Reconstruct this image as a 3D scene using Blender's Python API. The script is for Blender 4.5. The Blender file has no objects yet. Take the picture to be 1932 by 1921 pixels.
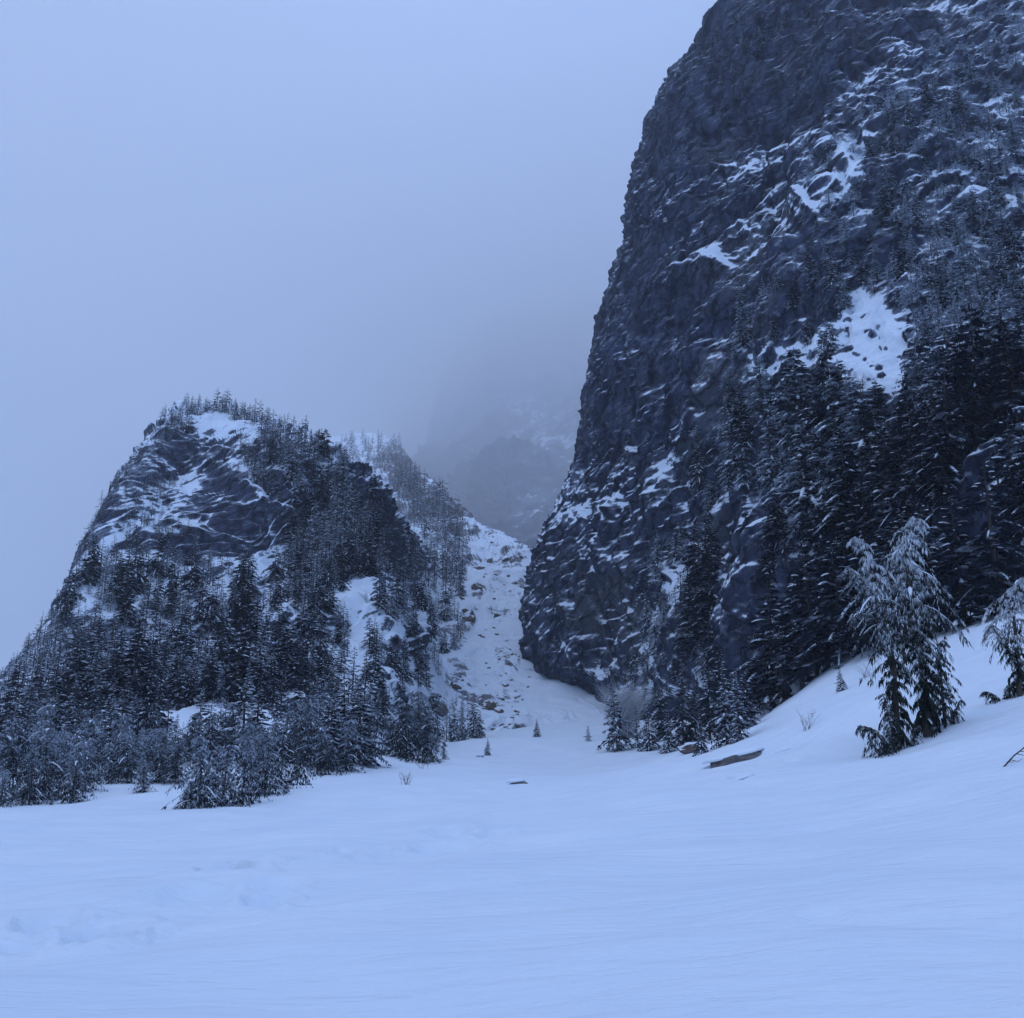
import bpy, bmesh, math, random
import numpy as np
from mathutils import Vector

# ------------------------------------------------------------------ camera, world, sun, exposure
SC = bpy.context.scene
COL = SC.collection
F, CX, CY = 1937.6, 966.0, 960.5            # focal length and centre in layout units (a 1932 x 1921 picture)
HORIZON = 1500.0
PITCH = math.atan((HORIZON - CY) / F)

cam_data = bpy.data.cameras.new("camera")
cam_data.sensor_fit = 'HORIZONTAL'
cam_data.sensor_width = 36.0
cam_data.lens = 36.0 * F / 1932.0
cam_data.clip_start = 0.1
cam_data.clip_end = 40000
cam = bpy.data.objects.new("camera", cam_data)
cam.location = (0, 0, 0)
cam.rotation_euler = (math.pi / 2 + PITCH, 0, 0)
COL.objects.link(cam)
SC.camera = cam

SUN_EL, SUN_AZ = math.radians(62), math.radians(245)     # azimuth clockwise from +Y
world = bpy.data.worlds.new("World")
SC.world = world
world.use_nodes = True
wn, wl = world.node_tree.nodes, world.node_tree.links
wn.clear()
w_out = wn.new("ShaderNodeOutputWorld")
w_bg = wn.new("ShaderNodeBackground")
w_sky = wn.new("ShaderNodeTexSky")
w_sky.sky_type = 'NISHITA'
w_sky.sun_disc = False
w_sky.sun_elevation = SUN_EL
w_sky.sun_rotation = SUN_AZ
w_sky.air_density = 1.0
w_sky.dust_density = 0.3
w_sky.ozone_density = 2.0
# an even cloud deck hides the clear sky: mostly one flat tone, a little of the sky's own gradient
w_mix = wn.new("ShaderNodeMix")
w_mix.data_type = 'RGBA'
w_mix.inputs[0].default_value = 0.80
w_mix.inputs[7].default_value = (3.02, 4.66, 8.6, 1)
wl.new(w_sky.outputs[0], w_mix.inputs[6])
# faint broad unevenness of the cloud
w_tc = wn.new("ShaderNodeTexCoord")
w_no = wn.new("ShaderNodeTexNoise")
w_no.inputs['Scale'].default_value = 2.2
w_no.inputs['Detail'].default_value = 3
w_mr = wn.new("ShaderNodeMapRange")
w_mr.inputs[1].default_value = 0.3
w_mr.inputs[2].default_value = 0.7
w_mr.inputs[3].default_value = 0.9
w_mr.inputs[4].default_value = 1.1
w_mul = wn.new("ShaderNodeVectorMath")
w_mul.operation = 'SCALE'
wl.new(w_tc.outputs['Generated'], w_no.inputs['Vector'])
wl.new(w_no.outputs['Fac'], w_mr.inputs[0])
wl.new(w_mix.outputs[2], w_mul.inputs[0])
# the cloud deck is thinner and brighter high up over the valley
w_dot = wn.new("ShaderNodeVectorMath")
w_dot.operation = 'DOT_PRODUCT'
w_dot.inputs[1].default_value = (0.0, 0.62, 0.785)
w_glow = wn.new("ShaderNodeMapRange")
w_glow.interpolation_type = 'SMOOTHSTEP'
for _i, _v in enumerate((0.84, 1.0, 0.72, 1.7)):
    w_glow.inputs[_i + 1].default_value = _v
wl.new(w_tc.outputs['Generated'], w_dot.inputs[0])
wl.new(w_dot.outputs['Value'], w_glow.inputs[0])
w_fac = wn.new("ShaderNodeMath")
w_fac.operation = 'MULTIPLY'
wl.new(w_mr.outputs[0], w_fac.inputs[0])
wl.new(w_glow.outputs[0], w_fac.inputs[1])
w_xyz = wn.new("ShaderNodeSeparateXYZ")                # heavier cloud towards the left
w_side = wn.new("ShaderNodeMapRange")
w_side.interpolation_type = 'SMOOTHSTEP'
for _i, _v in enumerate((-0.6, 0.15, 0.58, 1.0)):
    w_side.inputs[_i + 1].default_value = _v
w_fac2 = wn.new("ShaderNodeMath")
w_fac2.operation = 'MULTIPLY'
wl.new(w_tc.outputs['Generated'], w_xyz.inputs[0])
wl.new(w_xyz.outputs['X'], w_side.inputs[0])
wl.new(w_fac.outputs[0], w_fac2.inputs[0])
wl.new(w_side.outputs[0], w_fac2.inputs[1])
wl.new(w_fac2.outputs[0], w_mul.inputs['Scale'])
wl.new(w_mul.outputs[0], w_bg.inputs[0])
w_bg.inputs[1].default_value = 0.10
wl.new(w_bg.outputs[0], w_out.inputs[0])

sun_data = bpy.data.lights.new("sun", 'SUN')
sun_data.energy = 0.6
sun_data.angle = math.radians(40)
sun_data.color = (1.0, 0.96, 0.9)
sun = bpy.data.objects.new("sun", sun_data)
sd = Vector((math.sin(SUN_AZ) * math.cos(SUN_EL), math.cos(SUN_AZ) * math.cos(SUN_EL), math.sin(SUN_EL)))
sun.rotation_euler = sd.to_track_quat('Z', 'Y').to_euler()
sun.location = (0, 0, 60)
COL.objects.link(sun)

SC.view_settings.view_transform = 'Standard'
SC.view_settings.look = 'None'
SC.view_settings.exposure = 1.0
SC.view_settings.gamma = 1.0
SC.view_settings.use_curve_mapping = False
SC.render.engine = 'CYCLES'
SC.cycles.max_bounces = 7
SC.cycles.diffuse_bounces = 3
SC.cycles.glossy_bounces = 1
SC.cycles.transmission_bounces = 1
SC.cycles.volume_bounces = 5
SC.cycles.transparent_max_bounces = 4
SC.cycles.use_denoising = True
HAZE_DENSITY = 0.00020

# ------------------------------------------------------------------ numeric helpers
RNG = np.random.default_rng(7)
random.seed(7)
ST, CT = math.sin(PITCH), math.cos(PITCH)


def ray(px, py):
    """slopes X/Y and Z/Y of the line of sight through a layout point"""
    a = (np.asarray(px, float) - CX) / F
    b = (CY - np.asarray(py, float)) / F
    den = CT - b * ST
    return a / den, (ST + b * CT) / den


def at(px, py, D):
    rx, rz = ray(px, py)
    D = np.asarray(D, float)
    return np.stack([rx * D, D + 0 * rx, rz * D], -1)


def project(P):
    P = np.asarray(P, float)
    d = P[..., 1] * CT + P[..., 2] * ST
    v = -P[..., 1] * ST + P[..., 2] * CT
    return CX + F * P[..., 0] / d, CY - F * v / d, d


RT = RNG.random(65536).astype(np.float32)


def vnoise(x, y, z):
    xi, yi, zi = np.floor(x).astype(np.int64), np.floor(y).astype(np.int64), np.floor(z).astype(np.int64)
    fx, fy, fz = (x - xi), (y - yi), (z - zi)
    fx, fy, fz = fx * fx * (3 - 2 * fx), fy * fy * (3 - 2 * fy), fz * fz * (3 - 2 * fz)

    def h(a, b, c):
        n = (a * 73856093) ^ (b * 19349663) ^ (c * 83492791)
        n = (n ^ (n >> 13)) * 1274126177
        return RT[(n ^ (n >> 16)) & 65535]
    r = 0
    for dx in (0, 1):
        wx = fx if dx else 1 - fx
        for dy in (0, 1):
            wy = fy if dy else 1 - fy
            for dz in (0, 1):
                wz = fz if dz else 1 - fz
                r = r + wx * wy * wz * h(xi + dx, yi + dy, zi + dz)
    return r


def fbm(P, scale, octaves=4, gain=0.5, off=0.0):
    x, y, z = P[..., 0] / scale + off, P[..., 1] / scale + off * 1.7, P[..., 2] / scale - off
    s, a, t = 0, 1.0, 0
    for _ in range(octaves):
        s = s + a * (vnoise(x, y, z) * 2 - 1)
        t += a
        a *= gain
        x, y, z = x * 2.03 + 11.3, y * 2.03 - 7.1, z * 2.03 + 3.7
    return s / t * 1.6


def ridged(P, scale, octaves=3, off=0.0):
    x, y, z = P[..., 0] / scale + off, P[..., 1] / scale + off, P[..., 2] / scale + off
    s, a, t = 0, 1.0, 0
    for _ in range(octaves):
        s = s + a * (1 - np.abs(vnoise(x, y, z) * 2 - 1) * 1.6)
        t += a
        a *= 0.5
        x, y, z = x * 2.1 + 5.3, y * 2.1 - 1.1, z * 2.1 + 8.7
    return s / t


def smooth(a, b, x):
    t = np.clip((x - a) / (b - a), 0, 1)
    return t * t * (3 - 2 * t)


def saw(q, edge=0.16):
    """steps that lean out slowly and fall back at once: the fall back is a ledge"""
    f = q - np.floor(q)
    return np.where(f < 1 - edge, f / (1 - edge), (1 - f) / edge)


def capsules(px, py, caps):
    """soft strokes (x0, y0, x1, y1, radius, strength), strongest wins"""
    out = np.zeros_like(px, dtype=float)
    for x0, y0, x1, y1, r, s in caps:
        dx, dy = x1 - x0, y1 - y0
        L = dx * dx + dy * dy + 1e-6
        t = np.clip(((px - x0) * dx + (py - y0) * dy) / L, 0, 1)
        d = np.hypot(px - x0 - t * dx, py - y0 - t * dy)
        v = s * (1 - smooth(0.55 * r, 1.25 * r, d))
        out = np.where(np.abs(v) > np.abs(out), v, out)
    return out


def in_poly(x, y, poly):
    x, y = np.asarray(x), np.asarray(y)
    c = np.zeros(x.shape, bool)
    n = len(poly)
    for i in range(n):
        x0, y0 = poly[i]
        x1, y1 = poly[(i + 1) % n]
        hit = ((y0 > y) != (y1 > y)) & (x < (x1 - x0) * (y - y0) / ((y1 - y0) if y1 != y0 else 1e-9) + x0)
        c ^= hit
    return c


def PL(pts):
    a = np.array(pts, float)
    return lambda q: np.interp(q, a[:, 0], a[:, 1])


# ------------------------------------------------------------------ mesh and object helpers
def make_mesh(name, V, faces, mats, mat_idx=None, smooth_shade=False, attrs=None):
    """V (n,3); faces: list of int arrays (m,3) or (m,4)"""
    me = bpy.data.meshes.new(name)
    V = np.ascontiguousarray(V, np.float32)
    me.vertices.add(len(V))
    me.vertices.foreach_set('co', V.ravel())
    faces = [np.asarray(f, np.int32) for f in faces if len(f)]
    loops = np.concatenate([f.ravel() for f in faces])
    sizes = np.concatenate([np.full(len(f), f.shape[1], np.int32) for f in faces])
    starts = np.concatenate([[0], np.cumsum(sizes)[:-1]]).astype(np.int32)
    me.loops.add(len(loops))
    me.loops.foreach_set('vertex_index', loops)
    me.polygons.add(len(sizes))
    me.polygons.foreach_set('loop_start', starts)
    if mat_idx is not None:
        me.polygons.foreach_set('material_index', np.asarray(mat_idx, np.int32))
    for m in mats:
        me.materials.append(m)
    me.update(calc_edges=True)
    me.polygons.foreach_set('use_smooth', np.full(len(sizes), bool(smooth_shade)))
    for k, v in (attrs or {}).items():
        at_ = me.attributes.new(k, 'FLOAT', 'POINT')
        at_.data.foreach_set('value', np.asarray(v, np.float32).ravel())
    return me


def link(name, me, parent=None):
    o = bpy.data.objects.new(name, me)
    COL.objects.link(o)
    if parent is not None:
        o.parent = parent
    return o


def tag(o, label, cat=None, group=None, kind=None):
    o['label'] = label
    if cat:
        o['category'] = cat
    if group:
        o['group'] = group
    if kind:
        o['kind'] = kind
    return o


def empty(name, loc, label, cat, group=None):
    o = bpy.data.objects.new(name, None)
    o.empty_display_size = 0.3
    COL.objects.link(o)
    o.location = [float(c) for c in loc]
    return tag(o, label, cat, group)


def grid_faces(nr, nc):
    i = np.arange(nr * nc).reshape(nr, nc)
    return np.stack([i[:-1, :-1], i[:-1, 1:], i[1:, 1:], i[1:, :-1]], -1).reshape(-1, 4)


def grid_normals(P):
    du = np.gradient(P, axis=1)
    dv = np.gradient(P, axis=0)
    n = np.cross(du, dv)
    n /= np.linalg.norm(n, axis=-1, keepdims=True) + 1e-9
    return n


# ------------------------------------------------------------------ materials
def new_mat(name):
    m = bpy.data.materials.new(name)
    m.use_nodes = True
    return m, m.node_tree.nodes, m.node_tree.links, m.node_tree.nodes['Principled BSDF']


def noise_node(N, L, scale, detail=4, rough=0.55, vec=None):
    n = N.new("ShaderNodeTexNoise")
    n.inputs['Scale'].default_value = scale
    n.inputs['Detail'].default_value = detail
    n.inputs['Roughness'].default_value = rough
    if vec is not None:
        L.new(vec, n.inputs['Vector'])
    return n


def maprange(N, L, src, a, b, c, d):
    n = N.new("ShaderNodeMapRange")
    n.interpolation_type = 'SMOOTHSTEP'
    for i, v in enumerate((a, b, c, d)):
        n.inputs[i + 1].default_value = v
    L.new(src, n.inputs[0])
    return n.outputs[0]


def mixcol(N, L, fac, c0, c1):
    n = N.new("ShaderNodeMix")
    n.data_type = 'RGBA'
    for sock, v in ((0, fac), (6, c0), (7, c1)):
        if isinstance(v, (tuple, float, int)):
            n.inputs[sock].default_value = v if not isinstance(v, tuple) else (*v, 1)
        else:
            L.new(v, n.inputs[sock])
    return n.outputs[2]


def math_node(N, L, op, a, b):
    n = N.new("ShaderNodeMath")
    n.operation = op
    for i, v in enumerate((a, b)):
        if isinstance(v, (int, float)):
            n.inputs[i].default_value = v
        else:
            L.new(v, n.inputs[i])
    return n.outputs[0]


SNOW_COL = (0.76, 0.84, 0.93)


def snow_material(name, ripple=True):
    m, N, L, B = new_mat(name)
    tc = N.new("ShaderNodeTexCoord")
    n1 = noise_node(N, L, 0.35, 4, 0.5, tc.outputs['Object'])
    L.new(mixcol(N, L, maprange(N, L, n1.outputs['Fac'], 0.3, 0.7, 0, 1), (0.71, 0.80, 0.90), (0.76, 0.84, 0.92)), B.inputs['Base Color'])
    B.inputs['Roughness'].default_value = 0.75
    B.inputs['Specular IOR Level'].default_value = 0.2
    if ripple:
        n2 = noise_node(N, L, 9.0, 5, 0.6, tc.outputs['Object'])
        mp = N.new("ShaderNodeMapping")
        mp.inputs['Rotation'].default_value = (0, 0, math.radians(-24))
        mp.inputs['Scale'].default_value = (0.5, 1.9, 1)
        L.new(tc.outputs['Object'], mp.inputs['Vector'])
        n3 = noise_node(N, L, 1.1, 5, 0.55, mp.outputs[0])
        s = math_node(N, L, 'ADD', math_node(N, L, 'MULTIPLY', n2.outputs['Fac'], 0.05), n3.outputs['Fac'])
        b = N.new("ShaderNodeBump")
        b.inputs['Strength'].default_value = 0.7
        b.inputs['Distance'].default_value = 0.2
        L.new(s, b.inputs['Height'])
        L.new(b.outputs[0], B.inputs['Normal'])
    return m


def rock_snow_material(name, dark, light, tint, unit=1.0, tilt=40, fleck_amt=1.0):
    """rock with lying snow: the snow amount per vertex comes from how level the rock is; chips and slanting
    flecks at the scale of single blocks break it up (UNIT: metres per block)"""
    m, N, L, B = new_mat(name)
    tc = N.new("ShaderNodeTexCoord")
    obj = tc.outputs['Object']

    def mapped(rot_y, scale):
        r_ = N.new("ShaderNodeVectorRotate")
        r_.rotation_type = 'Y_AXIS'
        r_.inputs['Angle'].default_value = math.radians(rot_y)
        L.new(obj, r_.inputs['Vector'])
        p_ = N.new("ShaderNodeVectorMath")
        p_.operation = 'MULTIPLY'
        p_.inputs[1].default_value = scale
        L.new(r_.outputs[0], p_.inputs[0])
        return p_.outputs[0]
    streak = noise_node(N, L, 0.30 / unit, 7, 0.66, mapped(0, (1, 1, 0.2)))
    big = noise_node(N, L, 0.035 / unit, 4, 0.55, obj)
    fine = noise_node(N, L, 1.1 / unit, 5, 0.68, obj)
    fleck = noise_node(N, L, 0.55 / unit, 5, 0.62, mapped(tilt, (0.28, 0.6, 1.25)))
    mid = noise_node(N, L, 0.045 / unit, 4, 0.55, mapped(tilt * 0.7, (0.6, 1, 1)))
    patchy = maprange(N, L, mid.outputs['Fac'], 0.40, 0.62, 0.30, 1.30)
    block = N.new("ShaderNodeTexVoronoi")
    block.feature = 'DISTANCE_TO_EDGE'
    block.inputs['Scale'].default_value = 0.22 / unit
    wob = N.new("ShaderNodeVectorMath")
    wob.operation = 'MULTIPLY_ADD'
    L.new(fine.outputs['Color'], wob.inputs[0])
    wob.inputs[1].default_value = (2.2 * unit,) * 3
    L.new(mapped(tilt, (0.55, 0.8, 1.0)), wob.inputs[2])
    L.new(wob.outputs[0], block.inputs['Vector'])
    crack = maprange(N, L, block.outputs['Distance'], 0.0, 0.10, 1, 0)
    rock = mixcol(N, L, maprange(N, L, streak.outputs['Fac'], 0.34, 0.66, 0, 1), dark, light)
    rock = mixcol(N, L, maprange(N, L, big.outputs['Fac'], 0.52, 0.72, 0, 0.8), rock, tint)
    rock = mixcol(N, L, math_node(N, L, 'MULTIPLY', crack, 0.6), rock, tuple(c * 0.35 for c in dark))
    a = N.new("ShaderNodeAttribute")
    a.attribute_name = 'snow'
    s = math_node(N, L, 'ADD', a.outputs['Fac'], math_node(N, L, 'MULTIPLY', math_node(N, L, 'SUBTRACT', fleck.outputs['Fac'], 0.5), math_node(N, L, 'MULTIPLY', patchy, 1.5 * fleck_amt)))
    s = math_node(N, L, 'ADD', s, math_node(N, L, 'MULTIPLY', math_node(N, L, 'SUBTRACT', fine.outputs['Fac'], 0.5), 0.7))
    fac = maprange(N, L, s, 0.42, 0.60, 0, 1)
    rime = maprange(N, L, s, 0.0, 0.46, 0, 0.42)          # thin rime where the snow gives out
    rock = mixcol(N, L, rime, rock, (0.38, 0.44, 0.53))
    L.new(mixcol(N, L, fac, rock, SNOW_COL), B.inputs['Base Color'])
    B.inputs['Roughness'].default_value = 0.9
    B.inputs['Specular IOR Level'].default_value = 0.12
    h = math_node(N, L, 'ADD', math_node(N, L, 'MULTIPLY', fleck.outputs['Fac'], 0.55), math_node(N, L, 'MULTIPLY', fine.outputs['Fac'], 0.6))
    h = math_node(N, L, 'SUBTRACT', h, math_node(N, L, 'MULTIPLY', crack, 0.35))
    h = math_node(N, L, 'ADD', h, math_node(N, L, 'MULTIPLY', streak.outputs['Fac'], 0.8))
    b = N.new("ShaderNodeBump")
    L.new(math_node(N, L, 'SUBTRACT', 1.0, math_node(N, L, 'MULTIPLY', fac, 0.72)), b.inputs['Strength'])   # lying snow smooths the rock
    b.inputs['Distance'].default_value = 0.9 * unit
    L.new(h, b.inputs['Height'])
    L.new(b.outputs[0], B.inputs['Normal'])
    return m


def foliage_material(name, green, frost_col, bias):
    m, N, L, B = new_mat(name)
    tc = N.new("ShaderNodeTexCoord")
    a = N.new("ShaderNodeAttribute")
    a.attribute_name = 'frost'
    oi = N.new("ShaderNodeObjectInfo")
    g = N.new("ShaderNodeNewGeometry")
    sx = N.new("ShaderNodeSeparateXYZ")
    L.new(g.outputs['Normal'], sx.inputs[0])
    n = noise_node(N, L, 7.0, 3, 0.6, tc.outputs['Object'])
    s = math_node(N, L, 'ADD', a.outputs['Fac'], math_node(N, L, 'MULTIPLY', math_node(N, L, 'SUBTRACT', n.outputs['Fac'], 0.5), 1.3))
    s = math_node(N, L, 'ADD', s, math_node(N, L, 'MULTIPLY', sx.outputs['Z'], 0.22))
    s = math_node(N, L, 'ADD', s, math_node(N, L, 'MULTIPLY', math_node(N, L, 'SUBTRACT', oi.outputs['Random'], 0.5), 0.25))
    fac = maprange(N, L, s, 0.3 - bias, 0.95 - bias, 0, 1)
    L.new(mixcol(N, L, fac, green, frost_col), B.inputs['Base Color'])
    B.inputs['Roughness'].default_value = 0.85
    B.inputs['Specular IOR Level'].default_value = 0.15
    return m


def plain_material(name, c0, c1, scale, rough=0.9, stretch=None, snow_up=False):
    m, N, L, B = new_mat(name)
    tc = N.new("ShaderNodeTexCoord")
    vec = tc.outputs['Object']
    if stretch:
        mp = N.new("ShaderNodeMapping")
        mp.inputs['Scale'].default_value = stretch
        L.new(vec, mp.inputs['Vector'])
        vec = mp.outputs[0]
    n = noise_node(N, L, scale, 5, 0.6, vec)
    c = mixcol(N, L, maprange(N, L, n.outputs['Fac'], 0.3, 0.7, 0, 1), c0, c1)
    if snow_up:
        g = N.new("ShaderNodeNewGeometry")
        sx = N.new("ShaderNodeSeparateXYZ")
        L.new(g.outputs['Normal'], sx.inputs[0])
        s = math_node(N, L, 'ADD', sx.outputs['Z'], math_node(N, L, 'MULTIPLY', math_node(N, L, 'SUBTRACT', n.outputs['Fac'], 0.5), 0.8))
        c = mixcol(N, L, maprange(N, L, s, 0.5, 0.65, 0, 1), c, SNOW_COL)
    L.new(c, B.inputs['Base Color'])
    B.inputs['Roughness'].default_value = rough
    B.inputs['Specular IOR Level'].default_value = 0.2
    b = N.new("ShaderNodeBump")
    b.inputs['Strength'].default_value = 0.5
    b.inputs['Distance'].default_value = 0.05
    L.new(n.outputs['Fac'], b.inputs['Height'])
    L.new(b.outputs[0], B.inputs['Normal'])
    return m


M_GROUND = snow_material("wind_rippled_snow")
M_SNOW = snow_material("lying_snow", ripple=False)
M_CLIFF = rock_snow_material("cliff_rock", (0.017, 0.022, 0.044), (0.064, 0.078, 0.130), (0.095, 0.103, 0.120), 1.0, 40, 1.0)
M_HILL = rock_snow_material("hill_rock", (0.019, 0.024, 0.045), (0.062, 0.072, 0.118), (0.075, 0.076, 0.115), 0.8, 32, 1.5)
M_FAR = rock_snow_material("mountain_rock", (0.02, 0.025, 0.05), (0.05, 0.06, 0.09), (0.06, 0.07, 0.10), 16.0, 40, 1.1)
M_GULLY = rock_snow_material("gully_rock", (0.080, 0.058, 0.052), (0.17, 0.12, 0.105), (0.19, 0.13, 0.11), 0.5, -28, 0.7)
M_NEEDLE = foliage_material("fir_needles", (0.009, 0.015, 0.032), (0.42, 0.48, 0.56), 0.12)
M_CEDAR = foliage_material("cedar_sprays", (0.009, 0.015, 0.024), (0.44, 0.50, 0.58), 0.0)
M_CEDAR_NEAR = foliage_material("rimed_cedar_sprays", (0.016, 0.025, 0.022), (0.60, 0.65, 0.70), 0.05)
M_BARK = plain_material("bark", (0.035, 0.028, 0.025), (0.09, 0.075, 0.068), 6.0, 0.95, (1, 1, 0.2))
M_DEAD = plain_material("weathered_wood", (0.10, 0.085, 0.08), (0.22, 0.20, 0.19), 5.0, 0.9, (1, 1, 0.15))
M_TWIG = plain_material("twig_bark", (0.06, 0.045, 0.04), (0.14, 0.11, 0.10), 9.0)
M_RIME = plain_material("rimed_twigs", (0.33, 0.34, 0.36), (0.55, 0.57, 0.60), 9.0)
M_STONE = plain_material("boulder_stone", (0.09, 0.068, 0.060), (0.19, 0.145, 0.125), 1.6, snow_up=True)
M_STONE_GREY = plain_material("grey_stone", (0.07, 0.068, 0.07), (0.17, 0.155, 0.15), 2.2, snow_up=False)

# ------------------------------------------------------------------ snow field (one sheet to the horizon)
CTRL = []
for px, py, D in [(0, 1530, 58), (180, 1487, 72), (330, 1530, 50), (520, 1497, 60), (690, 1442, 100), (840, 1427, 120),
                  (950, 1397, 185), (1020, 1388, 200), (1090, 1362, 240), (1130, 1412, 165), (1260, 1425, 140),
                  (1350, 1422, 112), (1440, 1345, 118), (1560, 1262, 106), (1640, 1240, 98), (1800, 1192, 92),
                  (1932, 1150, 86), (1640, 1412, 33), (1720, 1400, 33), (1820, 1358, 34), (1932, 1322, 34),
                  (1560, 1345, 75), (1640, 1320, 60), (1900, 1235, 60), (1500, 1425, 58), (1340, 1455, 62),
                  (975, 1485, 75), (700, 1490, 66), (1120, 1470, 80)]:
    CTRL.append(at(px, py, D))
for x, y, z in [(0, 0, -1.65), (-6, 0, -1.8), (6, 0, -1.3), (-10, -14, -2.4), (10, -14, -1.9), (0, 10, -1.25), (-8, 10, -1.5),
                (8, 10, -0.55), (0, 20, -0.95), (-12, 20, -1.35), (10, 20, 0.15), (0, 30, -0.55), (-20, 35, -1.25),
                (-140, 110, 1), (-100, 260, 0), (0, 330, 14), (60, 260, 16), (120, 170, 28), (110, 60, 20), (60, 10, 6),
                (-80, 0, -6), (-60, 110, 3), (-30, 150, 5), (-90, 60, -1)]:
    CTRL.append(np.array([x, y, z], float))
CTRL = np.array(CTRL)


def _tps(r2):
    return 0.5 * r2 * np.log(r2 + 1e-9)


_A = CTRL[:, :2] / 100.0
_K = _tps(((_A[:, None] - _A[None]) ** 2).sum(-1)) + np.eye(len(_A)) * 2e-5
_Pm = np.concatenate([np.ones((len(_A), 1)), _A], 1)
_S = np.block([[_K, _Pm], [_Pm.T, np.zeros((3, 3))]])
_W = np.linalg.solve(_S, np.concatenate([CTRL[:, 2], np.zeros(3)]))


def ground_base(x, y):
    x, y = np.asarray(x, float), np.asarray(y, float)
    q = np.stack([x, y], -1).reshape(-1, 2) / 100.0
    z = np.empty(len(q))
    for i in range(0, len(q), 20000):
        c = q[i:i + 20000]
        z[i:i + 20000] = _tps(((c[:, None] - _A[None]) ** 2).sum(-1)) @ _W[:-3] + np.concatenate([np.ones((len(c), 1)), c], 1) @ _W[-3:]
    z = z.reshape(x.shape)
    r = np.hypot(x, y - 100)
    k = smooth(230, 420, r)
    return np.clip(z, -40, 60) * (1 - k) + (-5.0) * k


# posthole track that wanders up the slope: old, half drifted footprints
STEPS = []
for px, py, rr, dd in [(95, 1765, .30, .13), (185, 1785, .34, .16), (25, 1800, .25, .08), (430, 1668, .45, .15), (470, 1652, .35, .11), (500, 1725, .26, .10),
                       (520, 1700, .3, .07), (380, 1715, .5, .08), (590, 1637, .40, .13), (640, 1622, .36, .12), (715, 1608, .36, .10),
                       (835, 1600, .55, .14), (855, 1578, .50, .12), (930, 1577, .35, .09), (1570, 1775, .18, .025), (1400, 1472, .35, .12),
                       (1490, 1432, .35, .08), (210, 1790, .2, .1)]:
    rx, rz = ray(px, py)
    ys = np.linspace(4, 90, 900)
    d = ground_base(rx * ys, ys) - rz * ys
    k = int(np.argmax(d > 0))
    STEPS.append((float(rx * ys[k]), float(ys[k]), rr * 1.2, dd * 2.0))


def ground_z(x, y):
    x, y = np.asarray(x, float), np.asarray(y, float)
    z = ground_base(x, y)
    P = np.stack([x, y, 0 * x], -1)
    r = np.hypot(x, y)
    near = 1 - smooth(120, 300, r)
    z = z + fbm(np.stack([x * 0.5 + y * 0.2, y, 0 * x], -1), 2.6, 3, off=6.3) * 0.16 * (1 - smooth(30, 90, r))
    z = z + fbm(P, 14, 3, off=3.1) * 0.30 * near + fbm(P, 4.5, 3, off=9.1) * 0.18 * near
    # wind ripples, long crests slanting away to the right, steeper on one side
    c, s = math.cos(math.radians(22)), math.sin(math.radians(22))
    u, v = x * c + y * s, -x * s + y * c
    W = np.stack([u * 0.22, v, 0 * u], -1)
    z = z + (fbm(W, 1.1, 3, off=5.5) * 0.045 + saw(v / 1.7 + fbm(W, 2.5, 3, off=2.2) * 1.3, 0.22) * 0.055 * smooth(-0.1, 0.5, fbm(P, 7, 2, off=7.7))) * (1 - smooth(40, 130, r))
    for fx, fy, rr, dd in STEPS:
        m = (np.abs(x - fx) < 3 * rr) & (np.abs(y - fy) < 3 * rr)
        if m.any():
            dxx, dyy = x[m] - fx, y[m] - fy
            wob = fbm(np.stack([dxx * 3 + fx, dyy * 3 + fy, 0 * dxx], -1), 1.0, 2) * 0.35
            d = np.hypot(dxx, dyy * 0.75) / rr + wob
            z[m] += -dd * (1 - smooth(0.35, 1.0, d)) + dd * 0.28 * np.exp(-((d - 1.25) / 0.28) ** 2)
    return z


def build_ground():
    rr = np.concatenate([np.geomspace(1.2, 4.5, 24)[:-1], np.geomspace(4.5, 300, 360)[:-1], np.geomspace(300, 3400, 24)])
    az = np.concatenate([np.linspace(-180, -34, 50)[:-1], np.linspace(-34, 34, 400)[:-1], np.linspace(34, 180, 50)])
    R, A = np.meshgrid(rr, np.radians(az), indexing='ij')
    x, y = R * np.sin(A), R * np.cos(A)
    z = ground_z(x, y)
    P = np.stack([x, y, z], -1)
    nr, nc = R.shape
    V = P.reshape(-1, 3)
    V = np.concatenate([V, [[0, 0, float(ground_z(np.zeros(1), np.zeros(1))[0])]]])
    q = grid_faces(nr, nc)[:, ::-1]
    t = np.stack([np.full(nc - 1, nr * nc), np.arange(1, nc), np.arange(0, nc - 1)], -1)
    me = make_mesh("snow_field", V, [q, t], [M_GROUND], smooth_shade=True)
    o = link("snow_field", me)
    tag(o, "open snow field with wind ripples and old half drifted footprints", "snow field", kind='structure')


build_ground()


def ground_hit(px, py, y0=5.0, y1=260.0):
    """where the line of sight meets the snow field"""
    rx, rz = ray(px, py)
    ys = np.geomspace(y0, y1, 700)
    d = ground_base(rx * ys, ys) - rz * ys
    y = float(ys[int(np.argmax(d > 0))]) if (d > 0).any() else 110.0
    x = float(rx * y)
    return np.array([x, y, float(ground_z(np.array([x]), np.array([y]))[0])])


def ground_at(px, Y):
    rx, _ = ray(px, HORIZON)
    x = float(rx) * Y
    return np.array([x, Y, float(ground_z(np.array([x]), np.array([float(Y)]))[0])])


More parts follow.
